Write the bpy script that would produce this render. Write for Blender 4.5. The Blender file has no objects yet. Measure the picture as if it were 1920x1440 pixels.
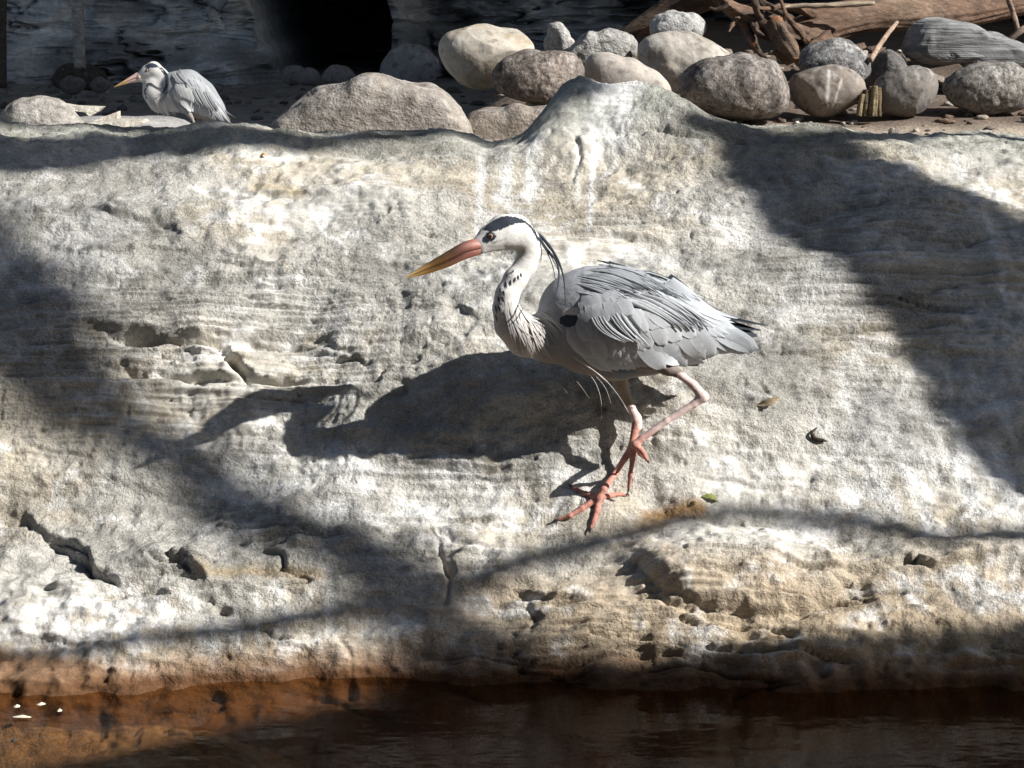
import bpy, math, random
import numpy as np
from mathutils import Vector
from mathutils.bvhtree import BVHTree

# ------------------------------------------------------------------ camera, sky, sun, exposure
scene = bpy.context.scene
CAMZ = 1.05
PITCH = 11.1            # degrees below the horizon
FPX = 3850.0            # focal length in pixels of the 1920 px wide photograph
SUN_D = np.array([-0.745, 0.29, -0.555]); SUN_D /= np.linalg.norm(SUN_D)   # direction the light travels

cam_data = bpy.data.cameras.new('camera')
cam = bpy.data.objects.new('camera', cam_data)
scene.collection.objects.link(cam)
cam.location = (0, 0, CAMZ)
cam.rotation_euler = (math.radians(90 - PITCH), 0, 0)
cam_data.sensor_width = 36.0
cam_data.lens = 36.0 * FPX / 1920.0
cam_data.clip_start = 0.05
cam_data.clip_end = 500
scene.camera = cam

world = bpy.data.worlds.new('World'); scene.world = world
world.use_nodes = True
wn = world.node_tree.nodes; wl = world.node_tree.links
wn.clear()
wo = wn.new('ShaderNodeOutputWorld'); wb = wn.new('ShaderNodeBackground'); ws = wn.new('ShaderNodeTexSky')
ws.sky_type = 'NISHITA'; ws.sun_disc = False
SUN_EL = math.asin(-SUN_D[2]); SUN_AZ = math.atan2(-SUN_D[0], -SUN_D[1])
ws.sun_elevation = SUN_EL; ws.sun_rotation = SUN_AZ
ws.altitude = 100; ws.air_density = 1.0; ws.dust_density = 1.0; ws.ozone_density = 1.0
wb.inputs['Strength'].default_value = 0.05
wl.new(ws.outputs[0], wb.inputs[0]); wl.new(wb.outputs[0], wo.inputs[0])

sd = bpy.data.lights.new('sun', 'SUN'); sd.energy = 5.0; sd.angle = math.radians(0.53); sd.color = (1.0, 0.965, 0.915)
sun = bpy.data.objects.new('sun', sd); scene.collection.objects.link(sun)
sun.location = tuple(-SUN_D * 20)
sun.rotation_euler = Vector(tuple(SUN_D)).to_track_quat('-Z', 'Y').to_euler()

scene.view_settings.view_transform = 'Standard'
scene.view_settings.look = 'None'
scene.view_settings.gamma = 1.0
scene.view_settings.exposure = 0.83
scene.view_settings.use_curve_mapping = False

rng = np.random.default_rng(7)
random.seed(7)
COL = scene.collection

# ------------------------------------------------------------------ helpers
CP, SP = math.cos(math.radians(PITCH)), math.sin(math.radians(PITCH))
CAM = np.array([0.0, 0.0, CAMZ])

def ray(u, v):
    """direction (y = 1) of the photo pixel u, v"""
    a = (u - 960.0) / FPX; b = (720.0 - v) / FPX
    d = np.array([a, CP + b * SP, -SP + b * CP])
    return d / d[1]

def pix(u, v, Y):
    return CAM + ray(u, v) * Y

def project(x, y, z):
    dz = z - CAMZ
    fwd = y * CP - dz * SP
    up = y * SP + dz * CP
    return 960.0 + FPX * x / fwd, 720.0 - FPX * up / fwd

_perm = np.random.default_rng(3).permutation(512).astype(np.int64)
_perm = np.concatenate([_perm, _perm, _perm])
_g2 = np.stack([np.cos(np.arange(64) * math.pi / 32), np.sin(np.arange(64) * math.pi / 32)], 1).astype(np.float32)
_g3 = np.random.default_rng(5).normal(size=(64, 3)).astype(np.float32)
_g3 /= np.linalg.norm(_g3, axis=1, keepdims=True)

def perlin2(x, y, seed=0):
    x = np.asarray(x, np.float32) + seed * 17.31; y = np.asarray(y, np.float32) + seed * 5.77
    xi = np.floor(x).astype(np.int64); yi = np.floor(y).astype(np.int64)
    xf = (x - xi).astype(np.float32); yf = (y - yi).astype(np.float32)
    uu = xf * xf * xf * (xf * (xf * 6 - 15) + 10); vv = yf * yf * yf * (yf * (yf * 6 - 15) + 10)
    def g(i, j, dx, dy):
        h = _perm[(_perm[(xi + i) & 511] + yi + j) & 511] & 63
        gg = _g2[h]
        return gg[..., 0] * dx + gg[..., 1] * dy
    a = g(0, 0, xf, yf); b = g(1, 0, xf - 1, yf); c = g(0, 1, xf, yf - 1); d = g(1, 1, xf - 1, yf - 1)
    return (a + (b - a) * uu) * (1 - vv) + (c + (d - c) * uu) * vv

def perlin3(p, seed=0):
    p = np.asarray(p, np.float32) + seed * 13.7
    i = np.floor(p).astype(np.int64); f = (p - i).astype(np.float32)
    w = f * f * f * (f * (f * 6 - 15) + 10)
    out = 0
    for a in (0, 1):
        for b in (0, 1):
            for c in (0, 1):
                h = _perm[(_perm[(_perm[(i[:, 0] + a) & 511] + i[:, 1] + b) & 511] + i[:, 2] + c) & 511] & 63
                gg = _g3[h]
                dot = gg[:, 0] * (f[:, 0] - a) + gg[:, 1] * (f[:, 1] - b) + gg[:, 2] * (f[:, 2] - c)
                wt = (w[:, 0] if a else 1 - w[:, 0]) * (w[:, 1] if b else 1 - w[:, 1]) * (w[:, 2] if c else 1 - w[:, 2])
                out = out + dot * wt
    return out

def fbm2(x, y, oct=4, seed=0, gain=0.5):
    s = 0; a = 1.0; f = 1.0
    for k in range(oct):
        s = s + a * perlin2(x * f, y * f, seed + k); a *= gain; f *= 2.03
    return s

def fbm3(p, oct=4, seed=0, gain=0.5):
    s = 0; a = 1.0; f = 1.0
    for k in range(oct):
        s = s + a * perlin3(p * f, seed + k); a *= gain; f *= 2.03
    return s

def sstep(a, b, x):
    t = np.clip((np.asarray(x, float) - a) / (b - a), 0, 1)
    return t * t * (3 - 2 * t)

def mesh_np(name, verts, quads, col=None, smooth=True, tris=None, alpha=None):
    me = bpy.data.meshes.new(name)
    verts = np.asarray(verts, np.float32)
    faces = []
    nq = 0 if quads is None else len(quads); nt = 0 if tris is None else len(tris)
    me.vertices.add(len(verts)); me.vertices.foreach_set('co', verts.ravel())
    loops = []
    if nq: loops.append(np.asarray(quads, np.int32).ravel())
    if nt: loops.append(np.asarray(tris, np.int32).ravel())
    loops = np.concatenate(loops)
    me.loops.add(len(loops)); me.loops.foreach_set('vertex_index', loops)
    me.polygons.add(nq + nt)
    st = np.concatenate([np.arange(nq) * 4, nq * 4 + np.arange(nt) * 3]).astype(np.int32)
    me.polygons.foreach_set('loop_start', st)
    me.update(calc_edges=True)
    me.polygons.foreach_set('use_smooth', np.full(nq + nt, smooth, bool))
    if col is not None:
        at = me.color_attributes.new('Col', 'FLOAT_COLOR', 'POINT')
        c = np.ones((len(verts), 4), np.float32); c[:, :3] = col
        if alpha is not None: c[:, 3] = alpha
        at.data.foreach_set('color', c.ravel())
    me.validate(verbose=False)
    return me

def obj(name, me, mat=None, parent=None, label=None, cat=None, group=None, kind=None):
    o = bpy.data.objects.new(name, me)
    COL.objects.link(o)
    if mat is not None and me is not None and not me.materials: me.materials.append(mat)
    if parent is not None:
        o.parent = parent
        o.location = -Vector(root_loc(parent))
    if label: o['label'] = label
    if cat: o['category'] = cat
    if group: o['group'] = group
    if kind: o['kind'] = kind
    return o

def root_loc(o):
    if o.parent is None: return o.location
    return Vector((0, 0, 0))       # a part already cancels its thing's location

def thing(name, loc, label, cat, group=None):
    o = bpy.data.objects.new(name, None); COL.objects.link(o)
    o.empty_display_size = 0.05
    o.location = tuple(float(c) for c in loc); o['label'] = label; o['category'] = cat
    if group: o['group'] = group
    return o

def grid_quads(nr, nc):
    i = np.arange(nr - 1)[:, None] * nc + np.arange(nc - 1)[None, :]
    return np.stack([i, i + 1, i + nc + 1, i + nc], -1).reshape(-1, 4)

# ---- materials
def new_mat(name):
    m = bpy.data.materials.new(name); m.use_nodes = True
    nt = m.node_tree; b = nt.nodes['Principled BSDF']
    return m, nt, b

def N(nt, t, **kw):
    n = nt.nodes.new(t)
    for k, v in kw.items():
        if k in n.inputs: n.inputs[k].default_value = v
        else: setattr(n, k, v)
    return n

def mixc(nt, a, b, fac, blend='MIX'):
    m = nt.nodes.new('ShaderNodeMix'); m.data_type = 'RGBA'; m.blend_type = blend
    for sock, val in ((m.inputs['Factor'], fac), (m.inputs[6], a), (m.inputs[7], b)):
        if hasattr(val, 'is_linked'): nt.links.new(val, sock)
        elif isinstance(val, (int, float)): sock.default_value = val
        else: sock.default_value = (*val, 1)
    return m.outputs[2]

def ramp(nt, src, stops):
    r = nt.nodes.new('ShaderNodeValToRGB'); nt.links.new(src, r.inputs[0])
    while len(r.color_ramp.elements) < len(stops): r.color_ramp.elements.new(0.5)
    for e, (p, c) in zip(r.color_ramp.elements, stops):
        e.position = p; e.color = (c, c, c, 1) if isinstance(c, (int, float)) else (*c, 1)
    return r.outputs[0]

def attr_mat(name, rough=0.9, spec=0.2, grain=(), bumps=(), sheen=0.0, base=None, mask=False):
    """colour from the Col attribute (or base), multiplied by noise grains (scale, low, high, stretch),
    relief from bumps (kind, scale, strength, distance, stretch)"""
    m, nt, b = new_mat(name)
    geo = N(nt, 'ShaderNodeTexCoord')
    if base is None:
        a = N(nt, 'ShaderNodeAttribute', attribute_name='Col'); c = a.outputs['Color']
    else:
        rgb = N(nt, 'ShaderNodeRGB'); rgb.outputs[0].default_value = (*base, 1); c = rgb.outputs[0]
    def coord(st):
        mp = N(nt, 'ShaderNodeMapping'); mp.inputs['Scale'].default_value = st
        nt.links.new(geo.outputs['Object'], mp.inputs[0]); return mp.outputs[0]
    for (sc, lo, hi, st) in grain:
        n = N(nt, 'ShaderNodeTexNoise', Scale=sc, Detail=5.0, Roughness=0.65)
        nt.links.new(coord(st), n.inputs['Vector'])
        c = mixc(nt, c, ramp(nt, n.outputs[0], [(0.32, lo), (0.68, hi)]), 1.0, 'MULTIPLY')
    nt.links.new(c, b.inputs['Base Color'])
    b.inputs['Roughness'].default_value = rough
    b.inputs['Specular IOR Level'].default_value = spec
    if sheen: b.inputs['Sheen Weight'].default_value = sheen
    prev = None
    for (kind, sc, stg, dist, st) in bumps:
        if kind == 'noise':
            n = N(nt, 'ShaderNodeTexNoise', Scale=sc, Detail=4.0, Roughness=0.6); out = n.outputs[0]
        else:
            n = N(nt, 'ShaderNodeTexVoronoi', Scale=sc); out = n.outputs['Distance']
        nt.links.new(coord(st), n.inputs['Vector'])
        bp = N(nt, 'ShaderNodeBump', Strength=stg, Distance=dist)
        nt.links.new(out, bp.inputs['Height'])
        if mask:
            mm = N(nt, 'ShaderNodeMath', operation='MULTIPLY'); nt.links.new(a.outputs['Alpha'], mm.inputs[0]); mm.inputs[1].default_value = stg
            nt.links.new(mm.outputs[0], bp.inputs['Strength'])
        if prev: nt.links.new(prev, bp.inputs['Normal'])
        prev = bp.outputs[0]
    if prev: nt.links.new(prev, b.inputs['Normal'])
    return m

ONE = (1, 1, 1)
M_BANK = attr_mat('weathered_bank_rock', 0.88, 0.25,
                  grain=((170, 0.78, 1.14, (0.8, 1, 1.2)), (430, 0.66, 1.18, ONE), (18, 0.90, 1.08, ONE)),
                  bumps=(('noise', 60, 0.45, 0.007, (0.4, 1, 1.5)), ('noise', 190, 1.0, 0.0105, ONE), ('noise', 420, 0.9, 0.0035, ONE)), mask=True)
M_WALL = attr_mat('shaded_wall_rock', 0.92, 0.15, grain=((6, 0.7, 1.25, (1, 1, 2)), (40, 0.8, 1.2, ONE)),
                  bumps=(('noise', 14, 0.5, 0.02, (0.6, 1, 1)), ('noise', 60, 0.4, 0.006, ONE)))
M_SAND = attr_mat('sandy_ground', 0.95, 0.1, grain=((9, 0.75, 1.2, ONE), (120, 0.75, 1.2, ONE)),
                  bumps=(('noise', 60, 0.6, 0.012, ONE), ('noise', 220, 0.5, 0.004, ONE)))
M_SMOOTHSTONE = attr_mat('smooth_river_stone', 0.8, 0.25, grain=((14, 0.82, 1.12, ONE), (160, 0.85, 1.1, ONE)),
                         bumps=(('noise', 45, 0.35, 0.006, ONE), ('noise', 260, 0.3, 0.002, ONE)))
M_SPECKSTONE = attr_mat('speckled_granite', 0.85, 0.25, grain=((85, 0.35, 1.65, ONE), (260, 0.6, 1.35, ONE), (9, 0.75, 1.2, ONE)),
                        bumps=(('noise', 90, 0.7, 0.007, ONE), ('noise', 300, 0.5, 0.003, ONE)))
M_ROUGHSTONE = attr_mat('rough_stone', 0.9, 0.2, grain=((30, 0.7, 1.2, (1, 1, 1.6)), (170, 0.75, 1.2, ONE)),
                        bumps=(('noise', 40, 0.8, 0.012, (1, 1, 1.5)), ('noise', 190, 0.7, 0.005, ONE)))
M_LAYERSTONE = attr_mat('layered_slate', 0.75, 0.35, grain=((18, 0.75, 1.25, (0.25, 0.25, 3)), (60, 0.7, 1.3, (0.2, 0.2, 3))),
                        bumps=(('noise', 26, 0.8, 0.012, (0.2, 0.2, 3.5)), ('noise', 160, 0.4, 0.003, ONE)))
M_WOOD = attr_mat('weathered_driftwood', 0.85, 0.2, grain=((40, 0.55, 1.35, (0.25, 1, 1)), (150, 0.7, 1.25, (0.2, 1, 1))),
                  bumps=(('noise', 60, 0.8, 0.008, (0.15, 1, 1)), ('noise', 220, 0.5, 0.003, (0.3, 1, 1))))
M_BARK = attr_mat('tree_bark', 0.9, 0.15, grain=((20, 0.6, 1.3, (1, 1, 0.3)),), bumps=(('noise', 30, 0.8, 0.02, (1, 1, 0.3)),))
M_PLUMAGE = attr_mat('soft_plumage', 0.85, 0.12, grain=((120, 0.9, 1.07, (1, 1, 1)), (420, 0.88, 1.08, (0.5, 1, 1))),
                     bumps=(('noise', 220, 0.35, 0.0025, (0.5, 1, 0.8)), ('noise', 600, 0.3, 0.001, ONE)), sheen=0.04)
M_FEATHER = attr_mat('vane_feather', 0.75, 0.18, grain=((260, 0.92, 1.05, ONE),), bumps=(('noise', 500, 0.2, 0.0008, ONE),), sheen=0.03)
M_BILL = attr_mat('horn_bill', 0.38, 0.45, grain=((90, 0.85, 1.1, (1, 1, 1)), (300, 0.9, 1.06, ONE)), bumps=(('noise', 160, 0.2, 0.001, ONE),))
M_EYE = attr_mat('eye', 0.08, 0.6)
M_LEAF = attr_mat('dry_leaf', 0.7, 0.25, grain=((120, 0.7, 1.25, ONE),), bumps=(('noise', 200, 0.4, 0.002, ONE),))

# ------------------------------------------------------------------ the rock bank (one sculpted terrain sheet)
def zrow(v, y):
    return CAMZ + y * ray(960, v)[2]

prof = []       # from the pond bed up the slope over the crest and down behind it
WATERZ = zrow(1295, 2.80)
for (y, z) in ((1.5, -0.5), (2.0, -0.2), (2.35, -0.09), (2.62, -0.02), (2.76, 0.018)): prof.append((y, z))
for (v, y) in ((1295, 2.80), (1230, 2.845), (1130, 2.918), (1040, 2.988), (990, 3.035), (945, 3.085), (850, 3.15), (740, 3.215),
               (600, 3.325), (420, 3.49), (300, 3.66), (250, 3.76)): prof.append((y, zrow(v, y)))
prof += [(3.87, 0.792), (4.0, 0.765), (4.2, 0.66), (4.5, 0.48), (5.0, 0.3)]
prof = np.array(prof)
seg = np.r_[0, np.cumsum(np.hypot(*np.diff(prof, axis=0).T))]

def catmull(ts, xs, t):
    """smooth monotone-ish interpolation by finite-difference hermite"""
    m = np.gradient(xs, ts)
    i = np.clip(np.searchsorted(ts, t) - 1, 0, len(ts) - 2)
    h = ts[i + 1] - ts[i]; w = (t - ts[i]) / h
    h00 = 2 * w**3 - 3 * w**2 + 1; h10 = w**3 - 2 * w**2 + w; h01 = -2 * w**3 + 3 * w**2; h11 = w**3 - w**2
    return h00 * xs[i] + h10 * h * m[i] + h01 * xs[i + 1] + h11 * h * m[i + 1]

DS = 0.0023
sA = seg[3]; sB = seg[18]
s_arr = np.r_[np.linspace(0, sA, 40, endpoint=False), np.arange(sA, sB, DS), np.linspace(sB, seg[-1], 50)]
x_arr = np.r_[np.linspace(-3.2, -1.08, 70, endpoint=False), np.arange(-1.08, 1.08, DS), np.linspace(1.08, 3.2, 70)]
py = catmull(seg, prof[:, 0], s_arr); pz = catmull(seg, prof[:, 1], s_arr)
ty = np.gradient(py, s_arr); tz = np.gradient(pz, s_arr)
# smooth the tangent so displacement fans do not cross
ker = np.hanning(81); ker /= ker.sum()
ty = np.convolve(np.pad(ty, 40, 'edge'), ker, 'valid'); tz = np.convolve(np.pad(tz, 40, 'edge'), ker, 'valid')
tl = np.hypot(ty, tz); ty /= tl; tz /= tl
ny, nz = -tz, ty            # outward: towards camera and up
X, S = np.meshgrid(x_arr, s_arr)
X = X.astype(np.float64)
BY = np.repeat(py[:, None], len(x_arr), 1); BZ = np.repeat(pz[:, None], len(x_arr), 1)
NY = np.repeat(ny[:, None], len(x_arr), 1); NZ = np.repeat(nz[:, None], len(x_arr), 1)
U, V = project(X, BY, BZ)
s_wet = np.interp(WATERZ, pz[:s_arr.searchsorted(seg[10])], s_arr[:s_arr.searchsorted(seg[10])])
s_crest = seg[17]

# warped coordinates give natural irregular outlines
wu = U + 20 * fbm2(X * 5, S * 6, 3, 21) + 6 * fbm2(X * 22, S * 28, 3, 25, 0.6)
wv = V + 16 * fbm2(X * 5, S * 6, 3, 31) + 6 * fbm2(X * 16, S * 26, 3, 35, 0.6)
GMOD = np.clip(0.75 + 1.5 * fbm2(X * 9, S * 12, 3, 37), 0.08, 1.5)

D = np.zeros_like(X)
# large swells
D += 0.034 * fbm2(X * 1.7, S * 2.6, 3, 1) + 0.016 * fbm2(X * 3.2, S * 6.5, 2, 7)
# strata steps
rz = np.zeros_like(X)
for (u, v, a, b, k) in ((380, 660, 380, 110, 1.0), (1300, 1080, 150, 60, .8), (1080, 1170, 230, 60, .9), (1650, 520, 330, 160, .6), (1150, 420, 200, 60, .6), (80, 400, 220, 60, .4), (900, 880, 300, 40, .4), (1150, 220, 130, 50, .7)):
    rz = np.maximum(rz, k * np.exp(-((U - u) / a) ** 2 - ((V - v) / b) ** 2))
reg = sstep(0.0, 0.8, rz + 0.02 + 0.5 * fbm2(X * 1.8, S * 2.6, 3, 41))          # where layering shows strongly
tilt = S + 0.03 * X + 0.02 * perlin2(X * 2, S * 2, 44)
lay = fbm2(X * 1.1, tilt * 34, 3, 50, 0.6)
lay2 = fbm2(X * 5, tilt * 120, 2, 55, 0.6)
lay3 = fbm2(X * 9, tilt * 210, 2, 58, 0.6)
D += reg * (0.013 * lay + 0.0075 * lay2 + 0.003 * lay3) + (1 - reg) * (0.004 * lay + 0.0016 * lay2)
# lumps and pits
rough = 0.55 + 0.45 * sstep(-0.2, 0.3, fbm2(X * 2.3, S * 2.3, 2, 61))
D += 0.012 * fbm2(X * 6, S * 10, 3, 63)
def crease(fx, fs, seed, width, depth, mask):
    f = fbm2(X * fx, tilt * fs, 3, seed, 0.45)
    g = np.abs(f) / (np.hypot(np.gradient(f, s_arr, axis=0), np.gradient(f, x_arr, axis=1)) + 1e-3)   # metres to the crease
    side = f > 0
    return depth * mask * (np.exp(-(g / width) ** 1.5) * -1.0 + 0.55 * np.exp(-(g / (width * 5)) ** 1.2) * side)
cm1 = sstep(0.0, 0.3, fbm2(X * 2.6, S * 3.5, 2, 160)) * (0.25 + 0.75 * reg); cm2 = sstep(-0.05, 0.25, fbm2(X * 3.4, S * 5, 2, 166)) * (0.15 + 0.85 * reg)
D += crease(0.8, 9, 170, 0.0045, 0.011, cm1) + crease(1.5, 16, 176, 0.0035, 0.008, cm2)
D += crease(2.0, 24, 182, 0.003, 0.006, sstep(0.0, 0.3, fbm2(X * 3, S * 4, 2, 186)) * reg)
D += (1 - reg) * (0.009 * fbm2(X * 13, S * 14, 3, 190) - 0.007 * np.abs(fbm2(X * 20, S * 26, 2, 194)))
lowz = sstep(930, 1040, V)
D += lowz * (0.012 * fbm2(X * 7, S * 13, 3, 196) - 0.012 * np.abs(fbm2(X * 9, S * 19, 3, 199, 0.6)))
D += crease(2.6, 14, 210, 0.004, 0.012, lowz * sstep(-0.1, 0.2, fbm2(X * 3, S * 4, 2, 214)))
D += rough * (0.0028 * fbm2(X * 42, S * 52, 3, 66, 0.6) - 0.0035 * np.abs(perlin2(X * 24, S * 34, 70)))
pit = np.clip(perlin2(X * 60, S * 80, 72) - 0.28, 0, 1)
D -= rough * 0.012 * pit

def sub(u0, u1, v0, v1):
    m = (U[0] > u0) & (U[-1] < u1)
    cols = np.where((U.max(0) > u0) & (U.min(0) < u1))[0]
    rows = np.where((V.max(1) > v0) & (V.min(1) < v1) & (s_arr > seg[2]) & (s_arr < seg[18]))[0]
    if len(cols) == 0 or len(rows) == 0: return None
    return np.s_[rows[0]:rows[-1] + 1, cols[0]:cols[-1] + 1]

def pdist(pts, u, v):
    """distance to a polyline in photo pixels, signed height of the point below the line, and position along it"""
    best = np.full(u.shape, 1e9); sgn = np.zeros(u.shape); along = np.zeros(u.shape)
    L = np.r_[0, np.cumsum([math.dist(pts[i], pts[i + 1]) for i in range(len(pts) - 1)])]
    for i in range(len(pts) - 1):
        a = np.array(pts[i], float); b = np.array(pts[i + 1], float); d = b - a; l2 = d @ d + 1e-9
        t = np.clip(((u - a[0]) * d[0] + (v - a[1]) * d[1]) / l2, 0, 1)
        du = u - a[0] - t * d[0]; dv = v - a[1] - t * d[1]
        dd = np.hypot(du, dv); k = dd < best
        best[k] = dd[k]; along[k] = ((L[i] + t * math.sqrt(l2)) / L[-1])[k]
        cr = (d[0] * dv - d[1] * du) / math.sqrt(l2)
        sgn[k] = np.sign(cr)[k]
    return best, sgn, along

def groove(pts, w, depth, lip=0.35, taper=True):
    p = np.array(pts); pad = w * 5 + 30
    q = sub(p[:, 0].min() - pad, p[:, 0].max() + pad, p[:, 1].min() - pad, p[:, 1].max() + pad)
    if q is None: return
    d, sg, al = pdist(pts, wu[q], wv[q])
    k = np.clip(4 * al * (1 - al), 0, 1) ** 0.5 if taper else 1.0
    k = k * GMOD[q]; w = w * 0.8
    D[q] -= depth * k * np.exp(-(d / w) ** 1.6)
    # a lip stands proud above the groove (upper side), so that it throws shade into it
    D[q] += depth * lip * k * np.exp(-(d / (w * 2.6)) ** 2) * (sg < 0)

def blob(c, ru, rv, h, power=2.0, rot=0.0):
    pad = 2.2 * max(ru, rv) + 30
    q = sub(c[0] - pad, c[0] + pad, c[1] - pad, c[1] + pad)
    if q is None: return
    du = wu[q] - c[0]; dv = wv[q] - c[1]
    cr, sr = math.cos(math.radians(rot)), math.sin(math.radians(rot))
    a = du * cr + dv * sr; b = -du * sr + dv * cr
    r = np.sqrt((a / ru) ** 2 + (b / rv) ** 2)
    if h < 0: power = 0.75 * power; h = h * 0.85 * np.clip(GMOD[q] + 0.3, 0.4, 1.3)
    D[q] += h * np.exp(-r ** (2 * power) * 0.9)

def ledge(pts, drop, up_w, dn_w):
    """rock above the line juts out and falls back under it"""
    p = np.array(pts); pad = max(up_w, dn_w) * 3 + 30
    q = sub(p[:, 0].min() - pad, p[:, 0].max() + pad, p[:, 1].min() - pad, p[:, 1].max() + pad)
    if q is None: return
    d, sg, al = pdist(pts, wu[q], wv[q])
    k = np.clip(4 * al * (1 - al), 0, 1) ** 0.7 * GMOD[q]
    sdv = d * sg
    up = 0.75 * np.exp(-(np.clip(-sdv, 0, None) / (1.7 * up_w)) ** 1.4); dn = -0.35 * np.exp(-(np.clip(sdv, 0, None) / (1.5 * dn_w)) ** 1.2)
    m_ = sstep(-4, 4, sdv)
    D[q] += drop * k * (up * (1 - m_) + dn * m_)

# crest lump and crest line
def crestbump(u0, h, hw, power=2.0, down=0.16, back=0.14):
    xc = (u0 - 960) / FPX * 3.85
    w = np.exp(-np.abs((X - xc + 0.012 * perlin2(X * 9, S * 7, 90)) / hw) ** (2 * power))
    e = np.where(S < s_crest, np.exp(-((S - s_crest) / down) ** 2), np.exp(-((S - s_crest) / back) ** 2))
    return h * w * e
LIFT = crestbump(1150, 0.082, 0.15, 1.4) + crestbump(1050, 0.02, 0.06) - crestbump(965, 0.020, 0.07)
xu = X * FPX / 3.85 + 960
LIFT += np.interp(xu, [-200, 200, 450, 650, 850, 960, 1050, 1250, 1400, 1700, 2100], [-.018, -.018, -.02, -.033, -.022, -.01, 0, 0, -.013, -.015, -.015]) * np.exp(-((S - s_crest) / np.where(S < s_crest, 0.12, 0.3)) ** 2)
LIFT += crestbump(760, 0.014, 0.12) + crestbump(80, 0.012, 0.2) + crestbump(1480, 0.006, 0.06) - crestbump(1700, 0.010, 0.3)

blob((1040, 730), 270, 150, 0.080, 1.0)      # the face swells under the bird
for pts, dr in (([(60, 590), (200, 612), (400, 628), (560, 640), (700, 668)], .012), ([(120, 680), (300, 690), (480, 706), (700, 700)], .014), ([(0, 470), (150, 478), (330, 470), (520, 500)], .008), ([(560, 520), (700, 505), (850, 512)], .007),
                ([(1080, 440), (1200, 446), (1330, 430)], .009), ([(1400, 655), (1560, 660), (1720, 640), (1900, 650)], .010), ([(0, 1092), (160, 1112), (330, 1108), (520, 1095), (700, 1112)], .010), ([(430, 1000), (600, 1030), (760, 1028)], .008),
                ([(860, 1190), (1020, 1200), (1200, 1192)], .010), ([(1560, 1130), (1700, 1120), (1900, 1100)], .008), ([(1240, 900), (1400, 893), (1560, 905)], .008), ([(300, 360), (460, 352), (620, 372), (760, 366)], .007), ([(1000, 330), (1140, 338), (1280, 330)], .006)):
    ledge(pts, dr, 26, 18)
# right of the heron: long bedding cracks in the shaded face
groove([(1430, 612), (1560, 622), (1660, 614), (1780, 596), (1930, 596)], 7, 0.012)
groove([(1440, 418), (1560, 400), (1700, 388), (1850, 384)], 5, 0.008)
groove([(1570, 478), (1700, 470), (1790, 462), (1930, 452)], 7, 0.012)
groove([(1580, 437), (1640, 432), (1740, 436)], 5, 0.007)
groove([(1700, 540), (1770, 535), (1830, 530)], 6, 0.010)
groove([(1480, 690), (1600, 650), (1720, 640)], 5, 0.006)
groove([(1120, 264), (1200, 268), (1260, 262), (1330, 268), (1400, 276)], 4, 0.010)
blob((1375, 268), 13, 7, -0.014)
groove([(1060, 260), (1090, 290), (1070, 330)], 6, 0.005)
# the left face
ledge([(170, 398), (250, 410), (310, 422), (350, 440), (385, 450)], 0.018, 22, 16)
groove([(250, 411), (300, 418), (345, 434)], 5, 0.012)
ledge([(375, 488), (430, 497), (500, 496)], 0.012, 22, 14)
ledge([(480, 542), (540, 546), (620, 540)], 0.010, 18, 14)
ledge([(430, 345), (500, 338), (560, 356)], 0.012, 20, 16)
ledge([(230, 560), (300, 564), (380, 572)], 0.012, 20, 16)
blob((272, 638), 26, 11, -0.045, 1.6, 8)
groove([(195, 622), (240, 628), (300, 634), (360, 640), (430, 648)], 8, 0.020)
blob((448, 676), 30, 7, -0.032, 1.6, 35)
groove([(400, 645), (440, 668), (470, 705), (560, 715), (640, 700)], 9, 0.016)
blob((285, 704), 60, 7, -0.04, 1.6, 5)
groove([(215, 675), (240, 695), (330, 708), (470, 716)], 8, 0.018)
ledge([(500, 655), (600, 660), (690, 690)], 0.014, 24, 20)
groove([(560, 620), (640, 660), (700, 700)], 6, 0.008)
# bump below the bill
blob((810, 575), 80, 38, 0.014, 1.2, 5)
ledge([(722, 604), (780, 604), (860, 614), (900, 640)], 0.013, 22, 14)
groove([(700, 480), (770, 472), (850, 490)], 5, 0.005)
blob((745, 745), 20, 16, -0.018)
groove([(700, 750), (720, 700), (790, 690)], 8, 0.012)
# heron's shadow area and below
groove([(640, 855), (750, 868), (900, 860)], 4, 0.005)
groove([(0, 835), (120, 842), (240, 868), (300, 880)], 5, 0.007)
groove([(200, 855), (300, 878), (420, 900)], 4, 0.004)
# lower left cracks and scarps
ledge([(20, 950), (60, 965), (90, 1000), (150, 1035), (170, 1070), (215, 1098), (300, 1080), (400, 1090)], 0.022, 30, 22)
groove([(0, 955), (55, 968), (70, 985), (120, 1010), (155, 1030), (165, 1065), (215, 1095), (260, 1088)], 7, 0.016)
groove([(270, 1045), (300, 1060), (340, 1062), (370, 1090)], 7, 0.016)
ledge([(340, 1058), (365, 1075), (395, 1092)], 0.022, 20, 16)
blob((425, 1133), 13, 9, -0.022, 1.4)
groove([(210, 1098), (300, 1112), (400, 1120), (430, 1138)], 6, 0.010)
groove([(450, 1068), (520, 1060), (590, 1075), (650, 1070)], 6, 0.009)
ledge([(0, 1085), (100, 1095), (190, 1108)], 0.014, 20, 16)
# vertical joint below the foot
groove([(812, 985), (822, 1030), (842, 1075), (838, 1120), (826, 1155)], 6, 0.012, 0.2)
blob((840, 1065), 14, 18, -0.012)
groove([(640, 1180), (660, 1230), (655, 1275)], 7, 0.008, 0.2)
blob((655, 1272), 12, 12, -0.02)
blob((402, 1292), 14, 10, -0.02)
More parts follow.
